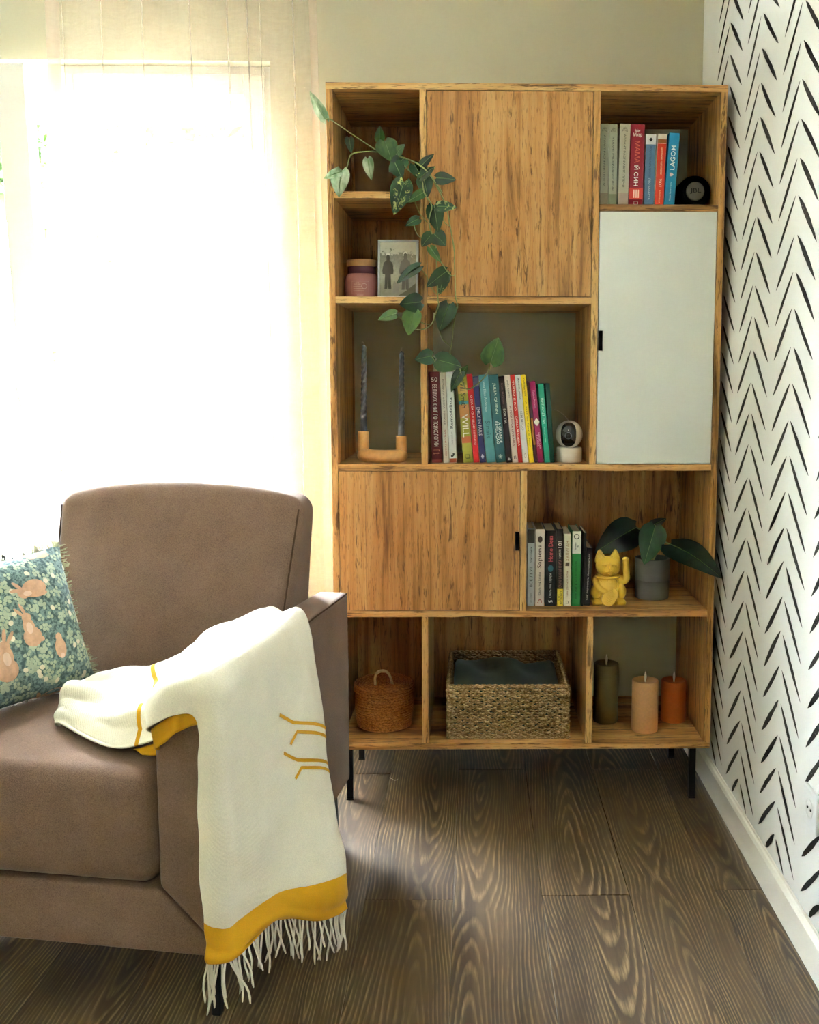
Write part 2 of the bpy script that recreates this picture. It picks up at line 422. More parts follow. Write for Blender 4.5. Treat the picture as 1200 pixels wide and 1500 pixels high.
p2 = box('pane', OX0+.1, -1.385, .462, .472, .595, OZ1-.11, GLASS, d2o, bevel=0)
hd = MB(); hd.box(-1.352, -1.334, .425, .436, 1.02, 1.12).tube([(-1.343, .43, 1.05), (-1.343, .385, 1.05), (-1.345, .383, 1.06), (-1.365, .383, 1.17)], .009, 8)
hd.build('handle', PVC, d2o, smooth=True)
tilt = math.radians(3.2)
T = Matrix.Translation((0, .48, .03)) @ Matrix.Rotation(tilt, 4, 'X') @ Matrix.Translation((0, -.48, -.03))
for o in [d2o]: o.matrix_basis = T
box('shutter_slat', OX0-.1, OX1+.1, .548, .60, 1.984, 2.14, plain('grey_shutter', rgb(150, 150, 146), .6), win, bevel=.004)
tag(MB().box(OX0, OX1, YB, .62, -.008, .012).build('trim_1', PVC, bevel=.003), kind='structure')

# ------------------------------------------------------------------ outside
tag(MB().box(-16, 14, -16, 26, -.30, -.12).build('ground', plain('terrace_paving', rgb(150, 148, 142), .9, .2, vscale=3)), kind='structure')
def leaf_mat(name, c1, c2, tr=.35):
    t = NT(name); n = t.noise(t.coord(), 5, 4).outputs[0]
    col = t.ramp(n, [(.35, c1), (.65, c2)])
    t.base(col, .5, .4); t.b.inputs['Subsurface Weight'].default_value = 0
    tl = t.node('ShaderNodeBsdfTranslucent', {'Color': col}); ms = t.node('ShaderNodeMixShader', {0: tr, 1: t.b.outputs[0], 2: tl.outputs[0]})
    t.l.new(ms.outputs[0], t.out.inputs[0]); return t.m
TREE_LEAF = leaf_mat('garden_leaf', rgb(26, 44, 14), rgb(52, 74, 24), .35); BARK = plain('bark', rgb(92, 78, 64), .9, .2, var=.2, vscale=12)
def tree(name, x, y, h, blobs, n, seed, label, trunk_r=.09):
    r = random.Random(seed); t = thing(name, (x, y, -.12), label, 'tree', 'garden trees beyond the balcony door')
    mb = MB(); mb.tube(smoothpath([(x, y, -.12), (x+.05, y, h*.4), (x-.04, y+.03, h*.75), (x+.02, y, h)], 4), [trunk_r*(1-.045*i) for i in range(13)], 8)
    for (bx, by, bz, br) in blobs: mb.tube([(x, y, h*.55), (x+bx*.5, y+by*.5, (h*.55+bz)/2+.1), (x+bx, y+by, bz)], [.035, .025, .01], 6)
    mb.build('trunk', BARK, t, smooth=True)
    lf = MB()
    for (bx, by, bz, br) in blobs:
        for i in range(n):
            d = Vector((r.gauss(0, 1), r.gauss(0, 1), r.gauss(0, 1))).normalized()*br*r.random()**.45
            c = Vector((x+bx, y+by, bz))+Vector((d.x, d.y, d.z*.75)); a = Vector((r.gauss(0,1), r.gauss(0,1), r.gauss(0,.6))).normalized(); b = a.orthogonal().normalized()
            s_ = r.uniform(.07, .12)
            lf.add([c-a*s_, c+b*s_*.45, c+a*s_, c-b*s_*.45+Vector((0, 0, .01))], [(0, 1, 2, 3)])
    tag(lf.build('foliage', TREE_LEAF, t, recalc=False), kind='stuff')
tree('garden_tree', -3.02, 4.6, 2.9, [(.5, 0, 3.2, .7), (-.3, .2, 2.8, .6), (1.1, -.1, 3.25, .6), (.3, .3, 3.9, .8)], 520, 1, 'leafy tree with a high crown beyond the balcony door')
tree('garden_tree', -1.0, 5.6, 3.0, [(0, 0, 3.55, .75), (.7, .1, 3.3, .6), (-.6, .2, 3.5, .6), (.2, .3, 4.2, .8)], 520, 2, 'slender tree whose crown hangs behind the top of the sheer curtain')
tree('garden_shrub', -2.38, 3.6, 1.9, [(.03*math.sin(i*2.1), .05*math.cos(i*1.7), .25+.22*i, .27+.02*math.sin(i*3)) for i in range(9)], 120, 3, 'tall green shrub seen in the gap between the curtains', .05)

# ------------------------------------------------------------------ curtains
def curtain(name, xa, xb, label, edge=None, seed=0, right=0.0, folds=()):
    r = random.Random(seed); nf = max(3, int((xb-xa)*11)); fr = [(p, r.uniform(.7, 1.3)) for p in folds]
    def f(u, v):
        z = ZC-.03-(ZC-.05)*v
        x = xa+(xb-xa)*u; y = .275
        y += .021*math.sin(2*PI*(nf*.62*u+.18*math.sin(5*u+seed)+.04*v))*(1-.25*v)
        for p, s_ in fr:                                    # narrow pleats, the cloth doubled on itself
            k = (u-p-.010*math.sin(3*v+p*9))/(.011*s_); e = math.exp(-k*k); x -= .0150*s_*k*e; y -= .007*e*s_+.002*k*e
        x += .006*math.sin(9*u+2*v)*v
        x += right*u*v
        if edge:
            e = edge(z); k = max(0, 1-u/.13); x += e*k*k*(3-2*k); y -= .03*k*k*min(1, abs(e)*12)
        return (x, y, z)
    o = MB().grid(f, 420, 50).build(name, CURTAIN, smooth=True, recalc=False)
    for u0, u1 in ((0, .034), (.972, 1)):
        def h(a, v, u0=u0, u1=u1):
            x, y, z = f(u0+(u1-u0)*a, v); return (x, y-.0035, z)
        MB().grid(h, 9, 60).build('hem', CURTAIN_HEM, o, smooth=True, recalc=False)
    return tag(o, label, 'curtain')
def swing(z):
    pts = [(2.7, 0), (1.95, -.004), (1.70, -.012), (1.50, -.040), (1.33, -.062), (1.17, -.104), (.9, -.115), (0, -.10)]
    for (a, ea), (b, eb) in zip(pts[:-1], pts[1:]):
        if b <= z <= a: return ea+(eb-ea)*(a-z)/(a-b)
    return 0
curtain('sheer_curtain', -1.203, -.449, 'wide beige sheer curtain hanging beside the bookcase, its free edge swept aside', swing, 5, .035, (.04, .19, .36, .54, .66, .735, .775, .90))
tag(MB().box(-2.15, -.40, .255, .295, ZC-.03, ZC).build('curtain_rail', PVC, bevel=.002), kind='structure')

# ================================================================== BOOKCASE
SX0, SX1 = -.3845, .6670; TH = .0175; DEP = .403
ZB0, ZB1, ZT0, ZT1 = .152, .1695, 1.9355, 1.953
bc = thing('bookcase', (.14, .19, 0), 'tall oak effect bookcase with open shelves, two wooden doors and a white door', 'bookcase')
box('top_panel', SX0-.001, SX1+.001, -.001, DEP, ZT0, ZT1, OAK_X, bc)
box('bottom_panel', SX0, SX1, 0, DEP, ZB0, ZB1, OAK_X, bc)
box('side_panel', SX0, SX0+TH, 0, DEP, ZB1, ZT0, OAK_Z, bc); box('side_panel', SX1-TH, SX1, 0, DEP, ZB1, ZT0, OAK_Z, bc)
IX0, IX1 = SX0+TH, SX1-TH
S4 = (.5305, .548); S3 = (.937, .9548); S2 = (1.386, 1.4035); S1R = (1.630, 1.647); S1L = (1.659, 1.6765)
D1 = (-.1410, -.1235); D2 = (.3155, .3335); D3 = (.1290, .1465); D4 = (-.1425, -.1245); D5 = (.3150, .3335)
for z in (S3, S4): box('shelf', IX0, IX1, 0, DEP, *z, OAK_X, bc)
for d in (D1, D2): box('divider', *d, 0, DEP, S3[1], ZT0, OAK_Z, bc)
box('divider', *D3, 0, DEP, S4[1], S3[0], OAK_Z, bc)
for d in (D4, D5): box('divider', *d, 0, DEP, ZB1, S4[0], OAK_Z, bc)
box('shelf', IX0, D1[0], 0, DEP, *S1L, OAK_X, bc); box('shelf', IX0, D1[0], 0, DEP, *S2, OAK_X, bc)
box('shelf', D1[1], D2[0], 0, DEP, *S2, OAK_X, bc); box('shelf', D2[1], IX1, 0, DEP, *S1R, OAK_X, bc)
OAK_BACK = oak('oak_back_sheet', 'z', 1.0, .104)
for x0, x1, z0, z1 in ((IX0, D1[0], S2[1], S1L[0]), (IX0, D1[0], S1L[1], ZT0), (D1[1], D2[0], S2[1], ZT0), (D2[1], IX1, S3[1], S1R[0]),
                       (IX0, D3[0], S4[1], S3[0]), (D3[1], IX1, S4[1], S3[0]), (IX0, D4[0], ZB1, S4[0]), (D4[1], D5[0], ZB1, S4[0])):
    box('back_panel', x0, x1, DEP-.006, DEP-.002, z0, z1, OAK_BACK, bc, bevel=0)
g = .0018
def tab_handle(x0, x1, z0, z1, door): return MB().box(x0, x1, -.016, .004, z0, z1).box(x0, x1, -.016, -.013, z0-.001, z1+.001).build('handle', BLACK_METAL, door, bevel=.0012)
box('door', D1[1]+g, D2[0]-g, .0005, .017, S2[1]+g, ZT0-g, OAK_DOOR, bc)
dr = box('door', IX0+g, D3[0]-g, .0005, .017, S4[1]+g, S3[0]-g, OAK_DOOR, bc)
h0 = atY(757, 806, -.016); h1 = atY(764, 780, -.016); tab_handle(D3[0]-.0145, D3[0]-.0035, h0.z, h1.z, dr)
dw = tag(box('door', D2[1]+g, IX1-g, .0005, .017, S3[1]+g, S1R[0]-g, WHITE_LAM, bc, bevel=.0012), 'plain white cabinet door')
h0 = atY(877, 513, -.016); h1 = atY(877, 485, -.016); tab_handle(D2[1]+.0025, D2[1]+.012, h0.z, h1.z, dw)
for x in (-.357, .613):
    for y in (.012, .305): box('leg', x, x+.018, y, y+.018, .004, ZB0, BLACK_METAL, bc, bevel=.001); MB().box(x-.001, x+.019, y-.001, y+.019, 0, .004).build('foot_pad', BLACK_METAL, bc)
    box('leg_frame', x, x+.018, .03, .305, ZB0-.016, ZB0, BLACK_METAL, bc, bevel=.001)

# ================================================================== ARMCHAIR
CO = Vector((-.445, -.982, 0)); CA = math.radians(9.5)
CU = Vector((math.cos(CA), -math.sin(CA), 0)); CV = Vector((math.sin(CA), math.cos(CA), 0)); CZ = Vector((0, 0, 1))
def C(u, v, w): return CO+CU*u+CV*v+CZ*w
def project(P):
    d = P-CAM; z = d.dot(_fw); return (CX+FPX*d.dot(_rt)/z, CY+FPX*d.dot(_dn)/z)
def rbox(h, r, n=14):
    h = Vector(h); r = min(r, min(h)); vs = []; fs = []
    ts = [-1+2*i/n for i in range(n+1)]
    def warp(t, hh):
        e = r/hh; e = min(e, .95); s_ = abs(t); k = .45
        q = (s_/(1-k))*(1-e) if s_ < 1-k else (1-e)+e*(s_-(1-k))/k
        return math.copysign(q, t)
    for ax in range(3):
        for sg in (-1, 1):
            b = len(vs); o1, o2 = [i for i in range(3) if i != ax]
            for a in ts:
                for c in ts:
                    p = [0, 0, 0]; p[ax] = sg*h[ax]; p[o1] = warp(a, h[o1])*h[o1]; p[o2] = warp(c, h[o2])*h[o2]
                    p = Vector(p); inn = Vector([max(-(h[i]-r), min(h[i]-r, p[i])) for i in range(3)]); d = p-inn
                    vs.append(inn+(d.normalized()*r if d.length > 1e-9 else d))
            for i in range(n):
                for j in range(n): q = b+i*(n+1)+j; fs.append((q, q+1, q+n+2, q+n+1))
    return vs, fs
def weld(o, d=1e-5):
    bm = bmesh.new(); bm.from_mesh(o.data); bmesh.ops.remove_doubles(bm, verts=bm.verts, dist=d); bmesh.ops.recalc_face_normals(bm, faces=bm.faces); bm.to_mesh(o.data); bm.free(); return o
ch = thing('armchair', CO+CU*-.41+CV*.4, 'taupe upholstered armchair with straight arms and thin black metal legs', 'armchair')
CW = -.83
for side in (0, 1):
    mb = MB(); prof = []
    for v_, th, bz in ((0, .130, .14), (.30, .112, .143), (.60, .09, .146), (.78, .08, .157)):
        pts = [(0, bz), (0, .65), (-th, .65), (-th, .27)]
        prof.append([C(u_ if side == 0 else CW-u_, v_, w_) for u_, w_ in pts])
    vs = [p for r_ in prof for p in r_]; fs = []
    for i in range(3):
        for k in range(4): fs.append((i*4+k, i*4+(k+1) % 4, (i+1)*4+(k+1) % 4, (i+1)*4+k))
    fs += [(0, 1, 2, 3), (15, 14, 13, 12)]
    o = mb.add(vs, fs).build('arm', CHAIR_F, ch, smooth=True, bevel=.013, seg=4)
    e = -.0015 if side == 0 else CW+.0015
    MB().tube([C(e, .006, .645)]+[C(e, .1*i, .6475) for i in range(1, 8)]+[C(e, .77, .6475)], .0022, 6).build('seam', CHAIR_SEAM, o, smooth=True)
MB().add([C(u_, v_, w_) for v_ in (.004, .07) for u_, w_ in ((-.006, .141), (-.132, .264), (CW+.132, .264), (CW+.006, .141))],
         [(0, 1, 2, 3), (7, 6, 5, 4), (0, 4, 5, 1), (1, 5, 6, 2), (2, 6, 7, 3), (3, 7, 4, 0)]).build('front_rail', CHAIR_F, ch, smooth=True, bevel=.007, seg=3)
MB().add([C(u_, v_, w_) for v_ in (.07, .76) for u_, w_ in ((-.015, .150), (-.10, .262), (CW+.10, .262), (CW+.015, .150))],
         [(0, 1, 2, 3), (7, 6, 5, 4), (0, 4, 5, 1), (1, 5, 6, 2), (2, 6, 7, 3), (3, 7, 4, 0)]).build('seat_base', CHAIR_F, ch, bevel=.004)
vs, fs = rbox((.2825, .285, .108), .036, 16)
def cush(p):
    x, y, z = p; cx_ = max(0, 1-(x/.2825)**2); cy_ = max(0, 1-(y/.285)**2)
    z += .016*cx_*cy_*(1 if z > 0 else 0)
    y -= .008*cx_*(1 if y < 0 else 0)*max(0, 1-(z/.108)**2)
    return C(-.4155+x, .279+y, .376+z)
weld(MB().add([cush(p) for p in vs], fs).build('seat_cushion', CHAIR_F, ch, smooth=True))
vs, fs = rbox((.315, .08, .235), .035, 18)
def bk(p):
    x, y, z = p; k = (z+.235)/.47                      # 0 bottom .. 1 top
    f = (y+.08)/.16
    front = .500+.150*k; rear = .765-.022*k
    hw = .285+.032*k
    zz = .440+.468*k
    zz += (.026*(1-(x/.315)**2)-.012*abs(x/.315)**5)*k*k
    v_ = front+(rear-front)*f
    v_ -= .016*(1-(x/.315)**2)*(1-f)*math.sin(PI*min(1, max(0, k)))
    return C(-.385+x/.315*hw, v_, zz)
bko = weld(MB().add([bk(p) for p in vs], fs).build('backrest', CHAIR_F, ch, smooth=True))
for sx in (.288, -.288):
    pts = [bk((sx*1.06, -.072, -.235+.47*(i/20))) - CV*.0016 for i in range(5, 20)]
    MB().tube(pts, .0022, 6).build('seam', CHAIR_SEAM, bko, smooth=True)
for (u_, v_, du, dv) in ((-.045, .05, 0, 0), (-.038, .715, .012, .012), (CW+.045, .05, 0, 0), (CW+.038, .715, -.012, .012)):
    a = .012; mb = MB()
    top = [C(u_+i*.016, v_+j*.016, .155) for i, j in ((-1,-1),(1,-1),(1,1),(-1,1))]
    bot = [C(u_+du+i*.0085, v_+dv+j*.0085, .0) for i, j in ((-1,-1),(1,-1),(1,1),(-1,1))]
    mb.add(top+bot, [(3,2,1,0),(4,5,6,7),(0,1,5,4),(1,2,6,5),(2,3,7,6),(3,0,4,7)]).build('leg', BLACK_METAL, ch, bevel=.002)

# ------------------------------------------------------------------ throw blanket over the right arm
NET = [
 [(-.408,.165,.494), (-.424,.20,.500), (-.442,.25,.504), (-.462,.295,.508), (-.464,.335,.505)],
 [(-.402,.152,.506), (-.422,.19,.536), (-.438,.245,.548), (-.452,.290,.542), (-.456,.332,.524)],
 [(-.245,.060,.502), (-.26,.11,.538), (-.30,.22,.546), (-.35,.33,.540), (-.40,.42,.520)],
 [(-.140,.045,.535), (-.15,.09,.556), (-.165,.17,.578), (-.185,.27,.602), (-.195,.35,.602)],
 [(-.122,-.020,.575), (-.130,.02,.635), (-.130,.15,.668), (-.125,.32,.675), (-.105,.46,.671)],
 [(-.075,-.026,.605), (-.07,.0,.665), (-.06,.15,.671), (-.055,.30,.673), (-.05,.45,.671)],
 [(-.030,-.026,.595), (.006,-.016,.648), (.012,.12,.664), (.012,.28,.664), (.006,.43,.659)],
 [(-.030,-.028,.450), (.014,-.022,.430), (.035,.10,.430), (.060,.22,.415), (.080,.325,.400)],
 [(-.022,-.030,.240), (.020,-.024,.225), (.060,.07,.235), (.105,.155,.215), (.145,.235,.200)],
 [(-.018,-.031,.172), (.024,-.026,.158), (.062,.072,.172), (.108,.160,.150), (.147,.240,.130)]]
def cr(p, t):
    n = len(p)-1; t = max(0, min(n-1e-6, t*n)); i = int(t); f = t-i
    a = p[max(i-1, 0)]; b = p[i]; c = p[i+1]; d = p[min(i+2, n)]
    return .5*((2*b)+(c-a)*f+(2*a-5*b+4*c-d)*f*f+(3*b-a-3*c+d)*f**3)
NETV = [[Vector(q) for q in row] for row in NET]
def cloth0(s, t): return cr([cr(row, s) for row in NETV], t)
def cloth(s, t, lift=0.0):
    e = .01; p = cloth0(s, t)
    a = cloth0(min(1, s+e), t)-cloth0(max(0, s-e), t); b = cloth0(s, min(1, t+e))-cloth0(s, max(0, t-e))
    n = b.cross(a); n = n.normalized() if n.length > 1e-9 else Vector((0, 0, 1))
    T = t*9
    seat = max(0, min(1, (4.3-T)/1.3))*max(0, min(1, T-.4)); hang = max(0, min(1, (T-5.6)/2))
    d = seat*(.014*math.sin(s*12+T*1.5+.5)+.007*math.sin(s*26-T*2.3))
    d += hang*(.006*math.sin(s*7.5+1.2)+.003*math.sin(s*17+T*.8)+.0045*math.sin(T*4.3+s*5)+.002*math.sin(T*11-s*9))
    d += .004*(noise.noise(Vector((s*6, t*14, 1.3))))+.002*noise.noise(Vector((s*16, t*40, 4.3)))
    d = max(d, -.004) if T < 6.5 else d
    if T > 8.0: p = p + Vector((0, 0, .014*math.sin(s*6.2-.6)*(T-8+.0)))
    return C(*(p+n*(d+lift+.003)))
th = thing('throw_blanket', C(-.06, .2, .65), 'cream throw blanket with mustard stripes and fringe draped over the chair arm', 'blanket')
mb = MB(); NU, NV_ = 56, 120
vs = [cloth(i/(NU-1), j/(NV_-1)) for j in range(NV_) for i in range(NU)]
def stripe(T): return 1 if (T > 8.03 or 2.42 < T < 2.53 or 2.95 < T < 3.04) else 0
mb.v = [tuple(p) for p in vs]
for j in range(NV_-1):
    for i in range(NU-1): mb.f.append((j*NU+i, j*NU+i+1, (j+1)*NU+i+1, (j+1)*NU+i)); mb.mi.append(stripe((j+.5)/(NV_-1)*9))
o = mb.build('cloth', [THROW_W, THROW_Y], th, smooth=True, recalc=False)
sd = o.modifiers.new('solid', 'SOLIDIFY'); sd.thickness = .004; sd.offset = -1
def ribbon(mb, pts, hw, lift=.0055):
    pp = []
    for (s0, t0), (s1, t1) in zip(pts[:-1], pts[1:]): pp += [(s0+(s1-s0)*k/6, t0+(t1-t0)*k/6) for k in range(6)]
    pp.append(pts[-1]); W_ = [cloth(min(.999, max(.001, s)), t, lift) for s, t in pp]; L = []; R_ = []
    for i in range(len(W_)):
        d = (W_[min(i+1, len(W_)-1)]-W_[max(i-1, 0)]).normalized(); s, t = pp[i]
        n = (cloth(min(.999, s+.01), t)-cloth(max(.001, s-.01), t)).cross(cloth(s, min(1, t+.005))-cloth(s, t-.005)).normalized()
        b = d.cross(n); L.append(W_[i]+b*hw); R_.append(W_[i]-b*hw)
    k = len(L); mb.add(L+R_, [(i, i+1, k+i+1, k+i) for i in range(k-1)])
for base_ in (6.60, 6.86):
    mb = MB()
    ribbon(mb, [(1, (base_+.20)/9), (.72, (base_+.055)/9), (.63, (base_-.04)/9)], .0034)
    ribbon(mb, [(1, (base_+.26)/9), (.74, (base_+.125)/9), (.69, (base_+.19)/9)], .0034)
    mb.build('woven_motif', THROW_Y, th, recalc=False)
# folded under layer showing its mustard border along the arm front
def under(a, b):
    t = (2.35+3.75*a)/9; p = cloth(.012, t, -.006); drop = .034*max(0, math.sin(PI*min(1, a*1.02)))**.45
    return p+CZ*(-.002-drop*b)+CV*(-.004*math.sin(a*21)*b+.004)+CU*(.006*b+.004*math.sin(a*15)*b)
o = MB().grid(under, 40, 6).build('folded_border', THROW_Y, th, smooth=True, recalc=False)
sd = o.modifiers.new('solid', 'SOLIDIFY'); sd.thickness = .004
rf = random.Random(11)
for k in range(46):
    s = (k+.5)/46; p = cloth(s, 1.0); L = rf.uniform(.062, .098); ph = rf.random()*6; am = rf.uniform(.002, .006); dx = rf.gauss(0, .009)
    pts = []
    for i in range(9):
        t = i/8; pts.append(p+CZ*(.003-L*t)+CU*(dx*t+am*math.sin(ph+t*5)*t)+CV*(dx*.8*t+am*math.cos(ph*1.7+t*6)*t))
    MB().tube(pts, [.0021]*7+[.0024, .0012], 5).build('tassel', FRINGE, th, smooth=True)

# ------------------------------------------------------------------ pillow
B0, B1, T0_, T1_ = (Vector(C(*q)) for q in ((-.492,.445,.490), (-.640,.075,.488), (-.578,.450,.812), (-.728,.080,.812)))
pn = (T0_-B0).cross(B1-B0).normalized()
if pn.dot(CAM-B0) < 0: pn = -pn
def pil(a, b, side=1, lift=0):
    s = (a+1)/2; t = (b+1)/2
    p = (B0*(1-s)+B1*s)*(1-t)+(T0_*(1-s)+T1_*s)*t
    c_ = (B0+B1+T0_+T1_)/4
    pin = .10*(1-abs(a)**2*1.0)*abs(b)**6+.10*(1-abs(b)**2)*abs(a)**6
    p = p+(c_-p)*pin
    k = max(0, (1-abs(a)**2.6)*(1-abs(b)**2.6))**.62
    return p+pn*(side*(.068*k+.0007)+lift*side+.004*noise.noise(Vector((a*2.2, b*2.2, 3)))*k)
def pil_mat():
    t = NT('dark_teal_print'); c = t.coord()
    n = t.noise(c, 130, 3).outputs[0]; n2 = t.noise(c, 700, 2).outputs[0]
    col = t.ramp(n, [(.42, rgb(66, 88, 90)), (.60, rgb(128, 152, 146)), (.7, rgb(92, 120, 118))])
    t.base(col, .9, .1); t.bump(n2, .3, .001); t.b.inputs['Sheen Weight'].default_value = .2; return t.m
PILM = pil_mat()
pl = thing('cushion', (B0+B1)/2, 'square cushion printed with rabbits and clover, in the corner of the armchair', 'cushion')
mb = MB(); mb.grid(lambda u, v: pil(2*u-1, 2*v-1, 1), 44, 44).grid(lambda u, v: pil(2*u-1, 2*v-1, -1), 44, 44)
cvo = weld(mb.build('cover', PILM, pl, smooth=True), 1e-4)
def find_ab(px, py):
    best = None
    for i in range(41):
        for j in range(41):
            a = -1+i/20; b = -1+j/20; q = project(pil(a, b)); d = (q[0]-px)**2+(q[1]-py)**2
            if best is None or d < best[0]: best = (d, a, b)
    _, a0, b0 = best
    for i in range(-10, 11):
        for j in range(-10, 11):
            a = a0+i*.005; b = b0+j*.005
            if abs(a) < 1 and abs(b) < 1:
                q = project(pil(a, b)); d = (q[0]-px)**2+(q[1]-py)**2
                if d < best[0]: best = (d, a, b)
    return best[1:]
PEX, PEY = (B1-B0).length/2, (T0_-B0).length/2
def blob(mb, ca, cb, ex, ey, ang, lift, seg=14):
    vs = [pil(ca, cb, 1, lift)]; ca_, sa_ = math.cos(ang), math.sin(ang)
    for k in range(seg):
        th_ = 2*PI*k/seg; x = ex*math.cos(th_); y = ey*math.sin(th_); X = x*ca_-y*sa_; Y = x*sa_+y*ca_
        vs.append(pil(max(-.985, min(.985, ca-X/PEX)), max(-.985, min(.985, cb+Y/PEY)), 1, lift))
    mb.add(vs, [(0, 1+k, 1+(k+1) % seg) for k in range(seg)])
RAB = plain('rabbit_print', rgb(204, 164, 136), .9, .1, var=.14, vscale=90); RAB2 = plain('rabbit_print_pale', rgb(222, 192, 172), .9, .1, var=.08, vscale=90)
CLO = plain('clover_print', rgb(172, 184, 160), .9, .1, var=.15, vscale=60); FLO = plain('flower_print', rgb(222, 214, 192), .9, .1)
spots = []
for px, py, kind, sc, flip in ((45, 862, 'lie', .95, 1), (43, 922, 'sit', 1.0, 1), (88, 945, 'back', .8, 1), (10, 968, 'sit2', 1.15, -1), (66, 1022, 'lie', .95, 1), (48, 812, 'lie', .8, 1), (-60, 905, 'sit', 1, -1)):
    a, b = find_ab(px, py); spots.append((a, b)); mb = MB(); k = .030*sc; f = flip
    def E(x, y, ex, ey, an=0, l=.0016): blob(mb, a-f*x*k/PEX*-1 if False else a-(x*f*k)/PEX, b+y*k/PEY, ex*k, ey*k, an*f, l)
    if kind == 'lie': E(.25, 0, 1.05, .68, .15); E(-.75, -.22, .5, .42, 0, .0018); E(-1.0, .35, .16, .5, .7, .002); E(-1.35, .05, .42, .15, .0, .002); E(.3, -.45, .9, .25, 0, .0017)
    elif kind in ('sit', 'sit2'): E(.1, -.55, .72, .72); E(0, .15, .46, .75, .1, .0018); E(-.02, .85, .38, .34, 0, .002); E(-.15, 1.45, .13, .48, .25, .0022); E(-.5, 1.3, .13, .45, .7, .0022); E(.75, -.85, .2, .18, 0, .0018)
    else: E(0, -.25, .62, .95); E(0, .75, .36, .42, 0, .0018)
    mb.build('printed_rabbit', RAB, cvo, recalc=False)
    mb = MB(); k2 = .030*sc
    if kind == 'back': blob(mb, a, b-.95*k2/PEY, .24*k2, .24*k2, 0, .0024)
    elif kind != 'lie': blob(mb, a-f*.0, b+.1*k2/PEY, .25*k2, .42*k2, 0, .0026)
    else: blob(mb, a+f*.45*k2/PEX, b-.3*k2/PEY, .35*k2, .2*k2, 0, .0026)
    mb.build('rabbit_belly', RAB2, cvo, recalc=False)
rp = random.Random(21); clo = MB(); flo = MB()
for _ in range(420):
    a, b = rp.uniform(-.95, .95), rp.uniform(-.95, .95)
    if any(abs(a-x)*PEX < .030 and abs(b-y)*PEY < .033 for x, y in spots): continue
    if rp.random() < .14: blob(flo, a, b, .0055, .0065, rp.random()*3, .0013, 8); continue
    r0 = rp.random()*6
    for k in range(3):
        an = r0+k*2.09; blob(clo, max(-.98, min(.98, a+.0052*math.cos(an)/PEX)), max(-.98, min(.98, b+.0052*math.sin(an)/PEY)), .0044, .0040, an, .0011, 7)
tag(clo.build('printed_clover', CLO, cvo, recalc=False), kind='stuff'); tag(flo.build('printed_flowers', FLO, cvo, recalc=False), kind='stuff')
fr = MB()
for k in range(760):
    e = rp.uniform(-1, 1); sd_ = k % 4
    a, b = ((e, -1), (e, 1), (-1, e), (1, e))[sd_]; p = pil(a, b); c_ = pil(0, 0)-pn*.068
    out = ((B0-B1).normalized() if sd_ == 2 else (B1-B0).normalized() if sd_ == 3 else (T0_-B0).normalized()*(1 if sd_ == 1 else -1))
    L = rp.uniform(.010, .020); j = Vector((rp.gauss(0, .004), rp.gauss(0, .004), rp.gauss(0, .004)))
    q = p-out*.004; w = (B1-B0 if sd_ < 2 else T0_-B0).normalized()*.0013
    if sd_ == 0: L *= .5; j.z = abs(j.z)
    fr.add([q-w, q+w, q+out*L*.6+w+j*.6+pn*.002, q+out*L*.6-w+j*.6+pn*.002, q+out*L+j+w*.5, q+out*L+j-w*.5], [(0, 1, 2, 3), (3, 2, 4, 5)])
tag(fr.build('fringe', plain('grey_green_yarn', rgb(150, 150, 124), .9, .1, var=.3, vscale=200), pl, recalc=False), kind='stuff')

# ================================================================== BOOKS
CR, WH, BK, GD = (232, 226, 208), (238, 236, 230), (24, 24, 26), (196, 168, 92)
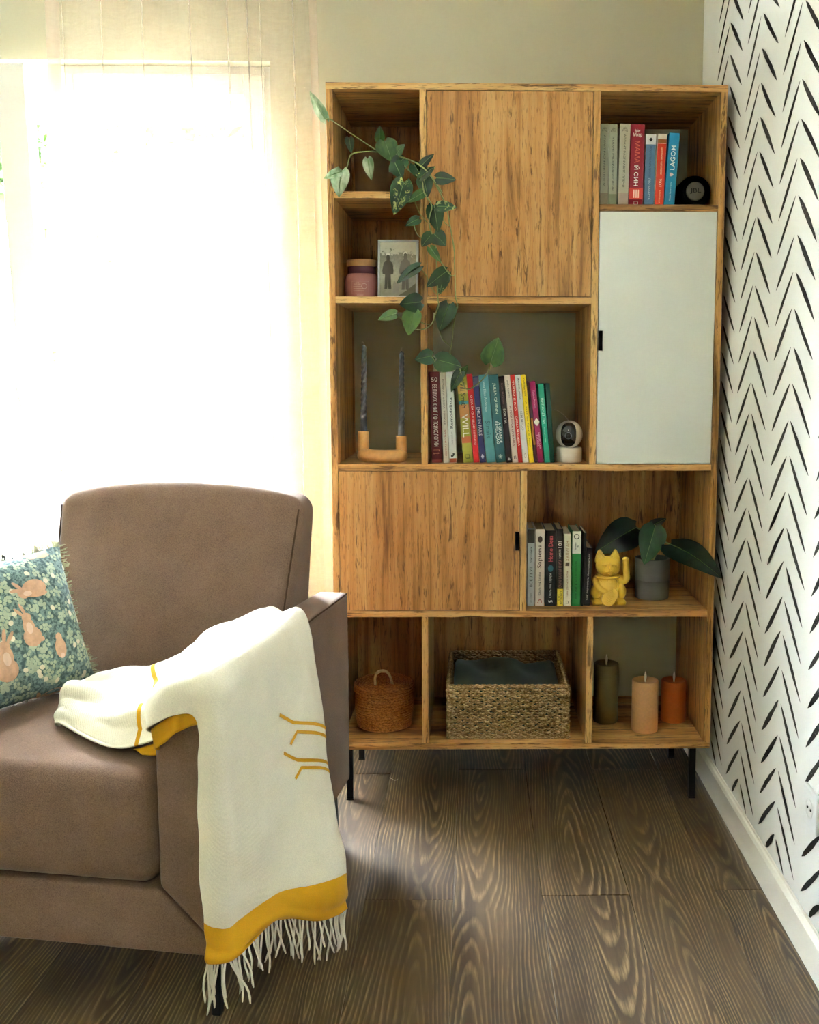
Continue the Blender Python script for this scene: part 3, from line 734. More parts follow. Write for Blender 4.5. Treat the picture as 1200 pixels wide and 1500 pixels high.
# corners of each spine in the source crop: bottom left/right, top left/right, top y; then colour, bands, lettering (text, colour, middle, length, size, turn), label
TOPB = ((850, 110, 5.0, 945, .030, 1.647), 'books on the top right shelf', [
 (143, 204, 157, 207, 356, (150, 150, 128), [(0, .16, (128, 118, 100))], [('АЙН\nРЭНД', (60, 62, 50), .93, .06, .62, 0), ('АТЛАНТ РАСПРАВИЛ ПЛЕЧИ', (52, 54, 44), .55, .62, .22, 1)], 'sage green volume standing against the oak divider, first of the three matching volumes'),
 (207, 269, 214, 277, 358, (156, 156, 134), [(0, .15, (122, 128, 100))], [('АЙН\nРЭНД', (60, 62, 50), .93, .06, .6, 0), ('АТЛАНТ РАСПРАВИЛ ПЛЕЧИ', (52, 54, 44), .52, .66, .22, 1)], 'sage green volume, the middle one of the three matching volumes'),
 (275, 352, 294, 371, 355, (176, 170, 148), [(0, .16, (168, 150, 136))], [('АЙН\nРЭНД', (66, 66, 54), .93, .06, .5, 0), ('АТЛАНТ РАСПРАВИЛ ПЛЕЧИ', (58, 58, 48), .55, .64, .2, 1)], 'pale sage volume next to the dark red book'),
 (355, 460, 376, 472, 360, (140, 22, 42), [(.08, .225, (206, 62, 52))], [('Мег\nМікер', (236, 226, 214), .89, .1, .62, 0), ('МАМА', (204, 92, 76), .66, .27, .36, 1), ('Й СИН', (246, 244, 238), .37, .25, .38, 1), ('≡', (246, 210, 190), .15, .1, .4, 1), ('❏', (220, 200, 190), .035, .045, .3, 0)], 'dark red hardback with large white and coral title'),
 (465, 541, 484, 560, 432, WH, [(0, .86, (92, 124, 150))], [('Искусство жить просто', (60, 78, 100), .62, .42, .3, 1), ('ЛЕО БАБАУТА', (226, 232, 236), .24, .3, .2, 1), ('◆', (40, 40, 44), .925, .06, .34, 0)], 'white book with a slate blue spine panel and small black drop'),
 (544, 612, 566, 645, 432, CR, [(0, .87, (206, 52, 22)), (.87, .93, (150, 92, 40))], [('дневник читателя', (240, 190, 150), .63, .38, .24, 1), ('УЮТ', (246, 226, 200), .32, .12, .3, 1), ('МАРИНА', (246, 190, 150), .13, .18, .18, 1)], 'cream book with a bright orange red spine panel and brown gable'),
 (614, 692, 651, 735, 425, (18, 126, 166), [], [('LAGOM', (240, 246, 246), .66, .33, .46, -1), ('♥', (226, 190, 182), .43, .05, .4, -1), ('Линда Брантстрём', (200, 226, 232), .2, .26, .16, -1)], 'turquoise blue book beside the round speaker'),
])
MIDB = ((600, 470, 4.2857, 890, .040, .9548), 'books in the open middle compartment', [
 (140, 205, 121, 187, 320, (92, 18, 26), [(0, .035, (150, 60, 56))], [('50', (238, 232, 222), .915, .05, .62, 0), ('ВЕЛИКИХ КНИГ ПО ПСИХОЛОГИИ', (232, 224, 212), .52, .68, .44, 1), ('Г 2', (196, 120, 100), .12, .05, .6, 1)], 'dark maroon book against the left divider with white numerals on top'),
 (213, 249, 190, 226, 327, (216, 208, 192), [], [('ПРАВИЛА МОЗГА  ТОНКАЯ', (110, 90, 80), .68, .5, .3, 1), ('ЛИНДСИ ГИБСОН', (170, 70, 60), .22, .32, .32, 1)], 'slim ivory book beside the maroon one'),
 (251, 297, 230, 270, 322, (222, 226, 222), [(0, .05, (178, 88, 56))], [('Remodelista', (50, 66, 74), .55, .34, .4, -1), ('упорядоченный дом', (150, 156, 156), .27, .14, .3, -1), ('▞', (60, 66, 66), .085, .04, .5, 0)], 'white book with a copper foot band and lower case title'),
 (338, 400, 296, 356, 338, (158, 158, 62), [(.50, .66, (196, 142, 84)), (.78, .88, (206, 176, 96)), (.22, .30, (190, 108, 70)), (.66, .70, (66, 140, 148))], [('Will Smith', (34, 42, 40), .78, .32, .5, 1), ('WILL', (240, 238, 226), .42, .26, .62, 1), ('❏', (70, 74, 30), .07, .05, .5, 0)], 'colourful olive and orange patterned paperback'),
 (401, 440, 357, 391, 335, (194, 18, 28), [], [('O DIA EM QUE SELMA SONHOU', (238, 206, 200), .48, .56, .4, 1)], 'bright red paperback under the trailing vine stem'),
 (443, 481, 394, 432, 350, (34, 36, 84), [(.88, .99, (96, 96, 120))], [('EMILY IN PARIS', (206, 196, 206), .48, .33, .56, 1), ('♣', (230, 228, 232), .075, .05, .5, 0)], 'navy blue paperback with pale capitals'),
 (484, 543, 436, 491, 340, (84, 146, 148), [], [('Laura Ellen Anderson', (186, 214, 210), .76, .36, .28, 1), ('Sinais', (40, 92, 98), .38, .2, .5, 1)], 'light teal paperback with a thin serif title'),
 (545, 606, 497, 554, 340, (44, 92, 98), [], [('JULIA QUINN', (206, 214, 196), .73, .35, .34, 1), ('A GRANDE\nREVELAÇÃO', (240, 242, 238), .34, .26, .66, 1), ('❀', (196, 210, 204), .07, .05, .4, 0)], 'dark teal paperback with two lines of white capitals'),
 (608, 646, 557, 592, 350, (38, 20, 22), [], [('Freida McFadden', (120, 84, 84), .8, .24, .3, 1), ('BOA TIA', (222, 214, 206), .54, .17, .42, 1), ('♠', (226, 222, 216), .04, .04, .42, 0)], 'blackish brown slim paperback'),
 (648, 684, 593, 632, 342, (218, 204, 192), [], [('INÊS RENTE', (70, 54, 52), .84, .2, .34, 1), ('A PEQUENA LIVRARIA', (130, 50, 56), .42, .46, .4, 1), ('▮▮', (34, 32, 34), .06, .04, .4, 0)], 'pale pink paperback with a wine coloured title'),
 (684, 712, 634, 660, 338, (196, 30, 26), [], [('TUDO É RIO', (244, 226, 216), .76, .34, .5, 1), ('CARLA MADEIRA', (244, 226, 216), .36, .34, .44, 1)], 'very slim scarlet paperback'),
 (713, 749, 661, 697, 342, (226, 226, 226), [], [('MANUEL JORGE', (60, 60, 64), .84, .24, .34, 1), ('SEM MEDO', (150, 150, 156), .48, .22, .42, 1), ('❍', (120, 120, 120), .08, .05, .4, 0)], 'white slim paperback with grey lettering'),
 (752, 783, 698, 729, 340, (232, 200, 22), [], [('Os Bridgertons', (80, 70, 20), .86, .2, .36, 1), ('A arte de ligar o foco', (50, 44, 22), .44, .52, .36, 1)], 'bright yellow slim paperback'),
 (788, 803, 738, 752, 384, (74, 42, 44), [(.22, .55, (186, 120, 44))], [], 'thin dark book with an orange patch between the yellow and magenta ones'),
 (808, 844, 754, 790, 382, (150, 24, 84), [], [('Tatiana Moreira', (236, 196, 214), .78, .22, .36, 1), ('◆', (240, 236, 230), .50, .10, 1.1, 0), ('NOSSO LAR\nE A VIDA', (240, 210, 224), .27, .2, .62, 1)], 'magenta book with a white diamond emblem'),
 (849, 884, 806, 841, 398, (36, 158, 126), [], [('ВИГАНД ЛИ', (226, 244, 236), .66, .32, .5, 1), ('Тонкая', (196, 232, 220), .36, .2, .2, 1)], 'bright sea green book'),
 (885, 912, 842, 894, 396, (10, 62, 54), [], [], 'dark bottle green book leaning beside the white camera'),
])
LOWB = ((740, 690, 3.636, 718, .055, .548), 'books on the lower right shelf', [
 (118, 157, 120, 160, 306, (186, 194, 196), [(.81, .99, (58, 52, 50))], [('ВСЕ ЛГУТ', (34, 36, 40), .38, .26, .42, -1), ('поисковики', (90, 96, 100), .66, .2, .2, -1), ('СЕТ СТИВЕНС', (110, 116, 120), .11, .13, .3, -1)], 'pale grey blue book against the oak divider with dark photo at its head'),
 (160, 208, 163, 213, 312, (222, 208, 194), [], [('Sapiens', (70, 28, 28), .645, .3, .56, -1), ('Юваль Ной Харари', (50, 40, 40), .29, .3, .3, -1), ('●', (70, 52, 48), .87, .085, .52, 0), ('Ⴢ', (178, 84, 74), .06, .05, .5, -1)], 'ivory book with a dark round seal and tall red brown title'),
 (213, 270, 216, 272, 318, (14, 18, 26), [], [('Homo Deus', (206, 84, 96), .76, .34, .42, -1), ('Юваль Ной Харари', (226, 228, 226), .27, .32, .3, -1), ('●', (44, 98, 112), .5, .09, .5, 0), ('∽', (220, 222, 222), .06, .04, .4, 0)], 'black book with pink title and blue round mark'),
 (276, 310, 276, 310, 310, (26, 22, 22), [(0, .225, (226, 204, 62))], [('101', (238, 236, 230), .80, .08, .62, -1), ('САМАЯ ВАЖНАЯ КНИГА', (150, 106, 96), .42, .36, .46, -1), ('ЧТО\nМОЖНО', (40, 38, 20), .11, .17, .66, -1), ('о деньгах', (214, 210, 204), .68, .12, .34, -1)], 'black book with a bright yellow foot band'),
 (313, 350, 315, 352, 336, (218, 212, 186), [], [('ХУЛИГАН', (160, 124, 72), .76, .28, .5, -1), ('▰', (70, 56, 44), .58, .05, .6, 0), ('Тайны реальной любви', (150, 112, 84), .3, .36, .36, -1), ('Ω', (40, 38, 36), .05, .04, .4, 0)], 'cream book with ochre lettering beside the yellow footed one'),
 (353, 401, 363, 402, 322, (40, 128, 60), [(.70, 1.0, (226, 226, 214))], [('О', (30, 32, 32), .93, .07, .62, 0), ('Зеленый\nгид', (60, 64, 60), .80, .1, .5, -1), ('КАК ЖИТЬ БЕЗ ОТХОДОВ', (14, 60, 34), .35, .5, .24, -1)], 'green book with a white head panel'),
 (403, 417, 420, 437, 330, (18, 18, 22), [], [], 'plain black book behind the one with slanting white lettering'),
 (418, 452, 441, 464, 412, (20, 18, 26), [], [('Как перестать беспокоиться', (216, 212, 206), .5, .8, .34, -1)], 'small black leaning book with slanting white lettering next to the yellow cat'),
])
prepare_words(sorted({(t[0], .008) for grp in (TOPB, MIDB, LOWB) for bk_ in grp[2] for t in bk_[7]} | {('JBL', .01), ('NATURE\nSCENTED CANDLE', 0.0), ('soy wax', 0.0)}))
PAPER = plain('book_paper', rgb(206, 192, 162), .9, .1, var=.1, vscale=300)
def flat_word(w, wx, wy, M_):       # lettering wx wide and wy tall on the plane M_ maps (x right, z up) to
    vs, fs = WORDS[w]; mb = MB(); mb.v = [tuple(M_ @ Vector((x*wx, 0, y*wy))) for x, y in vs]; mb.f = [f for f in fs]; mb.mi = [0]*len(fs); return mb
def colmat(c, rough=.5): return plain('print_%d_%d_%d' % c, rgb(*c), rough, .35, var=.05, vscale=60)
def make_books(spec):
    (ox, oy, sc, yb, ys, z0), group, rows = spec
    prev = None
    for i, (bl, br, tl, tr, yt, colr, bands, texts, label) in enumerate(rows):
        pb = atY(ox+(bl+br)/2/sc, oy+yb/sc, ys); pt = atY(ox+(tl+tr)/2/sc, oy+yt/sc, ys)
        wl_ = atY(ox+bl/sc, oy+yb/sc, ys); wr_ = atY(ox+br/sc, oy+yb/sc, ys)
        dx = pt.x-pb.x; ang = math.atan2(dx, pt.z-z0); w = (wr_.x-wl_.x)*math.cos(ang)*.975; h = math.hypot(dx, pt.z-z0)
        d = .135+.02*((i*7) % 5)/4
        cur = [pb.x, w, h, math.tan(ang)]
        if prev:                                            # stand beside the neighbour, not in it
            hh = min(prev[2], h); gap = min(cur[0]-w/2/math.cos(ang)+cur[3]*z-(prev[0]+prev[1]/2*math.sqrt(1+prev[3]**2)+prev[3]*z) for z in (0, hh*.98))
            if gap < .0003: w -= (.0003-gap); pb.x += (.0003-gap)/2; cur[0] = pb.x; cur[1] = w
        prev = cur
        o = thing('book', (pb.x, ys+.004*((i*5) % 3)*.4, z0+abs(math.sin(ang))*w/2+.0003), label, 'book', group); o.rotation_euler = (0, ang, 0)
        cm = colmat(colr); tk = min(.0022, w*.12)
        mb = MB(); mb.box(-w/2, w/2, 0, tk, 0, h).box(-w/2, -w/2+tk, tk, d, 0, h).box(w/2-tk, w/2, tk, d, 0, h)
        kids = [mb.build('cover', cm, None, bevel=.0008), MB().box(-w/2+tk, w/2-tk, tk, d-.004, .002, h-.0025).build('page_block', PAPER)]
        for (a, b, c_) in bands: kids.append(MB().box(-w/2+.0004, w/2-.0004, -.0004, .0004, h*a+.0006, h*b-.0004).build('spine_band', colmat(c_)))
        for (tx, c_, mid, ln, sz, turn) in texts:
            L = ln*h; Hh = sz*w
            if turn == 0: L, Hh = sz*w, ln*h
            if tx not in WORDS: continue
            R = Matrix.Rotation({1: PI/2, -1: -PI/2, 0: 0}[turn], 4, 'Y')
            kids.append(flat_word(tx, L, Hh, Matrix.Translation((0, -.0008, mid*h)) @ R).build('spine_lettering', colmat(c_), None, recalc=False))
        for k in kids: k.parent = o
make_books(TOPB); make_books(MIDB); make_books(LOWB)

# ================================================================== PLANTS
def pothos_mat(name, c1, c2, var=None):
    t = NT(name); c = t.coord(); n = t.noise(t.mapping(c, (1, 1, .5)), 38, 3).outputs[0]
    col = t.ramp(n, [(.38, c1), (.62, c2)])
    if var: col = t.mix(t.ramp(t.noise(c, 55, 4, .6, 1.2).outputs[0], [(.56, (0,0,0,1)), (.62, (1,1,1,1))]), col, var)
    t.base(col, .34, .5)
    tl = t.node('ShaderNodeBsdfTranslucent', {'Color': col}); ms = t.node('ShaderNodeMixShader', {0: .18, 1: t.b.outputs[0], 2: tl.outputs[0]})
    t.l.new(ms.outputs[0], t.out.inputs[0]); return t.m
PO = {'d': pothos_mat('pothos_dark', rgb(20, 46, 26), rgb(38, 70, 34)), 'm': pothos_mat('pothos_mid', rgb(46, 82, 34), rgb(80, 114, 50)),
      'p': pothos_mat('pothos_pale', rgb(96, 122, 84), rgb(186, 196, 166)), 'v': pothos_mat('pothos_marbled', rgb(22, 50, 28), rgb(44, 80, 38), rgb(176, 182, 104))}
VINE = plain('vine_stem', rgb(134, 142, 84), .5, .4, var=.2, vscale=60); RIB = plain('leaf_rib', rgb(112, 140, 84), .5)
def leaf(B, T_, w, nrm, mat, parent, fold=.25, curl=.12, lobes=.14, rib=True, nu=9, nv=11):
    B = Vector(B); T_ = Vector(T_); ax = T_-B; L = ax.length; ax.normalize(); nrm = Vector(nrm); nrm = (nrm-ax*nrm.dot(ax)).normalized(); sd_ = ax.cross(nrm)
    def P(a, t, lift=0):
        hw = .5*w*max(.0, math.sin(PI*min(1, max(.012, t))**.56))**.82
        y = t*L-lobes*L*abs(a)**1.6*(1-t)**3
        zc = -curl*L*(t*t)*.8+.1*L*math.sin(PI*t)*curl*4+fold*abs(a)*hw*(1-.3*t)-.12*hw*a*a
        return B+ax*y+sd_*(a*hw)+nrm*(zc+lift)
    o = MB().grid(lambda u, v: P(2*u-1, v), nu, nv).build('leaf', mat, parent, smooth=True, recalc=False)
    if rib: MB().tube([P(0, k/8*.94, .0006) for k in range(9)], [.0011*(1-.09*k) for k in range(9)], 5).build('midrib', RIB, o, smooth=True)
    return o
CLAYM = plain('brown_stoneware', rgb(112, 90, 66), .8, .2, var=.08, bump=.2)
SOIL = plain('potting_soil', rgb(44, 34, 28), .95, .1, var=.3, vscale=120, bump=.6, bscale=160)
# hanging pothos on the top left shelf
py_ = .135; pz = S1L[1]; pc = atY(548, 250, py_)
po = thing('potted_pothos', (pc.x, py_, pz), 'trailing pothos in a brown pot, its vines hanging down over the shelves', 'plant')
R0 = .056; PH = .122
MB().lathe([(0, 0), (R0*.88, 0), (R0*.9, .003), (R0, PH-.004), (R0+.0012, PH), (R0-.004, PH), (R0-.006, PH-.02), (0, PH-.02)], 40, (pc.x, py_, pz)).build('pot', CLAYM, po, smooth=True, auto=40)
MB().lathe([(0, .003), (.02, .002), (R0-.0065, 0)], 24, (pc.x, py_, pz+PH-.018)).build('soil', SOIL, po, smooth=True)
k2 = lambda x, y: (440+x/4.615, 100+y/4.615); k3 = lambda x, y: (480+x/4.686, 380+y/4.686); k7 = lambda x, y: (590+x/7.5, 300+y/7.5); k5 = lambda x, y: (600+x/4.2857, 470+y/4.2857)
def vine(pts, r=.0017): MB().tube(smoothpath([atY(*q[:2], q[2]) for q in pts], 5), r, 6).build('vine', VINE, po, smooth=True)
pot0 = [(*k2(540, 560), .13)]
vine(pot0+[(*k2(500, 545), .06), (*k2(350, 445), .0), (*k2(210, 350), -.03), (*k2(172, 346), -.035)])
vine(pot0+[(*k2(560, 570), .07), (*k2(470, 562), .055), (*k2(350, 580), .03), (*k2(320, 660), .0), (*k2(280, 748), -.02)], .0022)
vine(pot0+[(*k2(650, 590), .04), (*k2(740, 620), -.01), (*k2(810, 655), -.03), (*k2(860, 700), -.036), (*k2(925, 790), -.036), (*k2(958, 842), -.034)], .0022)
vine(pot0+[(*k2(660, 620), .05), (*k2(745, 700), -.012), (*k2(818, 745), -.028), (*k2(838, 840), -.028), (*k2(888, 930), -.03), (*k2(870, 1045), -.028), (*k7(365, 470), -.03), (*k7(372, 620), -.03), (*k7(385, 1000), -.03), (*k7(395, 1100), -.03), (*k7(370, 1180), -.03), (*k7(310, 1320), -.03), (*k7(190, 1372), -.026), (*k7(70, 1330), -.022)])
vine([(*k2(900, 760), -.034), (*k2(960, 870), -.034), (*k2(990, 950), -.032), (*k2(1012, 1060), -.03), (*k2(1040, 1220), -.03), (*k7(570, 620), -.03), (*k7(575, 780), -.03), (*k7(580, 1000), -.03), (*k7(603, 1110), -.03), (*k7(585, 1180), -.028), (*k7(560, 1320), -.026), (*k3(850, 590), -.026), (*k3(840, 645), -.026), (*k3(880, 700), -.026), (*k3(910, 760), -.026), (*k5(352, 425), -.02), (*k5(420, 402), -.012), (*k5(488, 330), -.004), (*k5(508, 264), -.004)])
vine([(*k2(770, 890), -.02), (*k2(800, 970), -.018), (*k2(830, 1010), -.022), (*k2(860, 1045), -.026)], .0012)
vine([(*k2(770, 1060), .0), (*k2(785, 1115), -.01), (*k2(815, 1145), -.02), (*k2(860, 1165), -.026)], .0012)
vine([(*k2(960, 990), -.03), (*k2(975, 1040), -.032), (*k2(1005, 1065), -.03)], .0013); vine([(*k7(345, 560), -.03), (*k7(420, 630), -.031), (*k7(490, 730), -.031), (*k7(540, 780), -.031), (*k7(578, 770), -.03)], .0014)
vine([(*k7(180, 690), -.02), (*k7(255, 770), -.026), (*k7(330, 930), -.03), (*k7(380, 990), -.03)], .0012)
vine([(*k3(590, 370), -.024), (*k3(620, 415), -.026), (*k3(660, 440), -.027), (*k3(700, 445), -.028)], .0014); vine([(*k3(470, 378), -.02), (*k3(520, 420), -.022), (*k3(560, 455), -.024)], .0014)
vine([(*k3(715, 665), -.024), (*k3(750, 710), -.026), (*k3(800, 705), -.026), (*k3(845, 650), -.026)], .0014); vine([(*k3(770, 490), -.026), (*k3(790, 550), -.026), (*k3(845, 595), -.026)], .0012)
LV = [(k2, 170, 345, 60, 152, 62, 'p', -.035, .5), (k2, 280, 690, 256, 870, 108, 'p', -.02, .55), (k2, 272, 700, 158, 742, 60, 'p', -.022, .3), (k2, 456, 612, 478, 752, 64, 'p', .035, .3), (k2, 535, 492, 538, 388, 56, 'm', .06, .5),
 (k2, 570, 490, 620, 628, 122, 'm', .03, .12), (k2, 648, 585, 702, 512, 66, 'm', .03, .2), (k2, 700, 612, 598, 700, 100, 'd', .02, .2), (k2, 700, 765, 634, 988, 122, 'v', -.03, .35),
 (k2, 815, 668, 898, 578, 58, 'd', -.03, .3), (k2, 808, 742, 912, 660, 62, 'v', -.034, .3), (k2, 920, 742, 1055, 752, 82, 'd', -.036, .2), (k2, 832, 735, 862, 870, 90, 'd', -.024, .3),
 (k2, 925, 935, 1058, 938, 76, 'v', -.034, .3), (k2, 905, 925, 932, 1108, 100, 'd', -.026, .35), (k2, 905, 1120, 985, 1198, 96, 'd', -.034, .2), (k2, 890, 1120, 820, 1205, 80, 'd', -.031, .2), (k2, 878, 1212, 950, 1312, 50, 'm', -.03, .4),
 (k2, 838, 838, 716, 906, 56, 'm', -.03, .35), (k2, 802, 1018, 712, 1062, 56, 'd', -.014, .3), (k3, 632, 48, 468, 158, 72, 'd', -.022, .35), (k3, 818, 82, 678, 188, 92, 'd', -.032, .25), (k3, 808, 92, 765, 242, 84, 'v', -.028, .4),
 (k3, 640, 292, 492, 308, 112, 'd', -.024, .15), (k3, 472, 372, 345, 412, 70, 'm', -.018, .4), (k3, 592, 358, 552, 520, 118, 'm', -.026, .35), (k3, 832, 310, 765, 492, 120, 'd', -.03, .3), (k3, 718, 662, 598, 688, 92, 'd', -.024, .25),
 (k3, 750, 690, 922, 735, 118, 'd', -.03, .15), (k3, 915, 765, 846, 908, 66, 'd', -.024, .35), (k3, 912, 795, 962, 725, 46, 'm', -.022, .4), (k5, 508, 264, 560, 104, 124, 'm', -.004, .2), (k2, 640, 640, 690, 750, 84, 'd', .0, .3), (k2, 770, 650, 840, 770, 80, 'd', -.02, .3), (k2, 330, 470, 345, 570, 50, 'd', .05, .3)]
rl = random.Random(4)
for kk, bx, by, tx, ty, w, mt, Y, fo in LV:
    b = kk(bx, by); t = kk(tx, ty); sc = {k2: 4.615, k3: 4.686, k5: 4.2857}[kk]
    B = atY(*b, Y+.004); T_ = atY(*t, Y-rl.uniform(.0, .018)); z_ = (B.y+2.68)/FPX
    leaf(B, T_, w/sc*z_*1.22, Vector((rl.uniform(-.35, .35), -1, rl.uniform(.0, .5))), PO[mt], po, fo*.7, rl.uniform(.04, .14))
# rubber plant in a grey pot on the lower shelf
RUB = pothos_mat('rubber_plant_leaf', rgb(16, 32, 26), rgb(26, 48, 36)); RUBL = pothos_mat('rubber_plant_young_leaf', rgb(24, 58, 36), rgb(40, 80, 46))
GREYP = plain('grey_stoneware', rgb(112, 110, 106), .85, .2, var=.06, bump=.3, bscale=400)
k6 = lambda x, y: (740+x/3.636, 690+y/3.636)
pf = atZ(*k6(782, 692), S4[1]+.0); R1 = .0515; cx_, cy_ = atY(955, 870, pf.y+R1).x, pf.y+R1
rb = thing('potted_rubber_plant', (cx_, cy_, S4[1]), 'dark large leaved houseplant in a grey stoneware pot behind the yellow cat', 'plant')
MB().lathe([(0, 0), (R1*.93, 0), (R1*.95, .003), (R1*.975, .052), (R1*.96, .0535), (R1*.96, .0555), (R1*.98, .057), (R1, .116), (R1-.001, .118), (R1-.005, .118), (R1-.006, .1), (0, .1)], 44, (cx_, cy_, S4[1])).build('pot', GREYP, rb, smooth=True, auto=35)
MB().lathe([(0, .003), (.02, .002), (R1-.0065, 0)], 24, (cx_, cy_, S4[1]+.101)).build('soil', SOIL, rb, smooth=True)
top = Vector((cx_, cy_, S4[1]+.1))
for bx, by, tx, ty, w, yb_, yt_, mt, nz, fo in ((700, 300, 478, 430, 190, cy_+.05, cy_+.01, RUB, (-.1, -1, .5), .1), (800, 292, 742, 498, 150, cy_-.03, cy_-.062, RUBL, (0, -1, .45), .3), (880, 390, 1152, 545, 190, cy_-.075, -.10, RUB, (.1, -1, .7), .15), (770, 300, 860, 250, 60, cy_+.04, cy_+.05, RUB, (0, -1, .5), .3)):
    B = atY(*k6(bx, by), yb_); T_ = atY(*k6(tx, ty), yt_)
    MB().tube(smoothpath([top, (top+B)/2+Vector((0, .01, .03)), B], 5), .0022, 6).build('stem', VINE, rb, smooth=True)
    leaf(B, T_, w/3.636*(yb_+2.68)/FPX, nz, mt, rb, fo, .1, .08)
sp = atY(*k6(815, 225), cy_+.05); MB().tube([top+Vector((-.005, .02, 0)), (sp+top)/2+Vector((0, .02, 0)), sp], [.002, .0018, .0008], 6).build('new_shoot', plain('brown_shoot', rgb(96, 62, 40), .5), rb, smooth=True)

# ================================================================== THINGS ON THE SHELVES
def mpx(Y): return (Y+2.68)/FPX
# scented candle jar
jy = .125; jc = atY(530.5, 420, jy); JR = 24.6*mpx(jy)
jar = thing('candle_jar', (jc.x, jy, S2[1]), 'dusty pink glass candle jar with a wooden lid, beside the photo frame', 'candle')
PINK = plain('dusty_pink_glass', rgb(172, 112, 104), .15, .5, var=.05); PLUM = plain('plum_glass', rgb(84, 48, 58), .15, .5); LIDW = plain('pale_wood_lid', rgb(186, 140, 92), .5, .3, var=.12, vscale=70)
hb = 36*mpx(jy); hn = 10.5*mpx(jy); hl = 9*mpx(jy)
body = MB().lathe([(0, .0004), (JR*.93, .0004), (JR*.985, .003), (JR, .01), (JR, hb*.72), (JR*.96, hb*.88), (JR*.84, hb)], 48, (jc.x, jy, S2[1])).build('glass_body', PINK, jar, smooth=True)
MB().lathe([(JR*.84, hb), (JR*.81, hb+.003), (JR*.81, hb+hn), (0, hb+hn)], 48, (jc.x, jy, S2[1])).build('neck', PLUM, jar, smooth=True, auto=50)
MB().lathe([(0, hb+hn), (JR*.86, hb+hn), (JR*.875, hb+hn+.002), (JR*.875, hb+hn+hl-.002), (JR*.86, hb+hn+hl), (0, hb+hn+hl)], 48, (jc.x, jy, S2[1])).build('lid', LIDW, jar, smooth=True, auto=40)
def on_cyl(name, mb, R, cx, cy, mat, parent):
    mb.v = [(cx+R*math.sin((x)/R), cy-R*math.cos((x)/R), z) for x, y, z in mb.v]; return mb.build(name, mat, parent, recalc=False)
LBL = colmat((206, 160, 148)); zl = S2[1]
b = MB()
for (a0, a1, z0, z1) in ((-.024, .024, .047, .0475), (-.024, .024, .013, .0135), (-.024, -.0235, .013, .047), (.0235, .024, .013, .047), (-.02, .004, .033, .0338), (-.02, .012, .027, .0278), (-.02, .010, .021, .0218)):
    n = 10; vs = [(a0+(a1-a0)*i/n, 0, z+zl) for z in (z0, z1) for i in range(n+1)]; b.add(vs, [(i, i+1, n+2+i, n+1+i) for i in range(n)])
on_cyl('label_lines', b, JR+.0004, jc.x, jy, LBL, body)
rg = MB(); n = 24
rg.add([(.011+r*math.cos(2*PI*i/n), 0, zl+.034+r*math.sin(2*PI*i/n)) for r in (.0068, .0074) for i in range(n)], [(i, (i+1) % n, n+(i+1) % n, n+i) for i in range(n)])
on_cyl('label_seal', rg, JR+.0005, jc.x, jy, colmat((226, 196, 186)), body)
for w_, wx, wy, x_, z_ in (('NATURE\nSCENTED CANDLE', .022, .007, -.008, .041), ('soy wax', .018, .0045, 0, .009)):
    on_cyl('label_lettering', flat_word(w_, wx, wy, Matrix.Translation((x_, 0, zl+z_))), JR+.0005, jc.x, jy, LBL, body)
# photo frame
fy = .075; f0 = atY(553.2, 433, fy); f1 = atY(613, 433, fy); FW = f1.x-f0.x; FH = 84*mpx(fy)
pfm = thing('photo_frame', ((f0.x+f1.x)/2, fy, S2[1]), 'silver photo frame holding an old black and white family snapshot', 'picture frame'); pfm.rotation_euler = (math.radians(-7), 0, math.radians(-3))
SIL = plain('silver_frame', rgb(196, 200, 204), .35, .5, metallic=.2, var=.03)
kids = []
b = MB(); fw_ = .0058
for (a0, a1, c0, c1) in ((-FW/2, FW/2, 0, fw_), (-FW/2, FW/2, FH-fw_, FH), (-FW/2, -FW/2+fw_, fw_, FH-fw_), (FW/2-fw_, FW/2, fw_, FH-fw_)): b.box(a0, a1, -.008, .004, c0+.001, c1+.001)
kids.append(b.build('frame', SIL, None, bevel=.0015))
def photo_mat():
    t = NT('old_snapshot'); c = t.coord(); z = t.node('ShaderNodeSeparateXYZ', {0: c}).outputs[2]
    n = t.noise(c, 120, 4).outputs[0]; f = t.math('ADD', t.math('DIVIDE', z, FH), t.math('MULTIPLY', t.math('SUBTRACT', n, .5), .5))
    t.base(t.ramp(f, [(.1, rgb(150, 146, 126)), (.4, rgb(176, 172, 152)), (.76, rgb(130, 128, 112)), (.80, rgb(198, 196, 178)), (1, rgb(206, 204, 188))]), .3, .4); return t.m
kids.append(MB().box(-FW/2+fw_-.001, FW/2-fw_+.001, -.002, .003, fw_, FH-fw_+.002).build('photograph', photo_mat()))
kids.append(MB().add([(-.012, .004, FH*.7), (.012, .004, FH*.7), (.012, .028, .0042), (-.012, .028, .0042), (-.012, .006, FH*.7), (.012, .006, FH*.7), (.012, .030, .0045), (-.012, .030, .0045)], [(0,1,2,3),(7,6,5,4),(0,4,5,1),(2,6,7,3),(1,5,6,2),(0,3,7,4)]).build('stand', BLACK_METAL))
def sil_fig(pts, c_, y=-.0024): return MB().add([(-FW/2+fw_+x*(FW-2*fw_), y, fw_+z*(FH-2*fw_)) for x, z in pts], [tuple(range(len(pts)))]).build('photo_figure', colmat(c_), None, recalc=False)
def person_fig(cx, zb, s, c_, y): return sil_fig([(cx+x*s, zb+z*s) for x, z in ((-.12,0),(-.1,.34),(-.19,.36),(-.20,.44),(-.15,.62),(-.05,.68),(-.06,.74),(-.05,.8),(0,.83),(.05,.8),(.06,.74),(.05,.68),(.15,.62),(.20,.44),(.19,.36),(.1,.34),(.12,0),(.02,0),(.0,.25),(-.02,0))], c_, y)
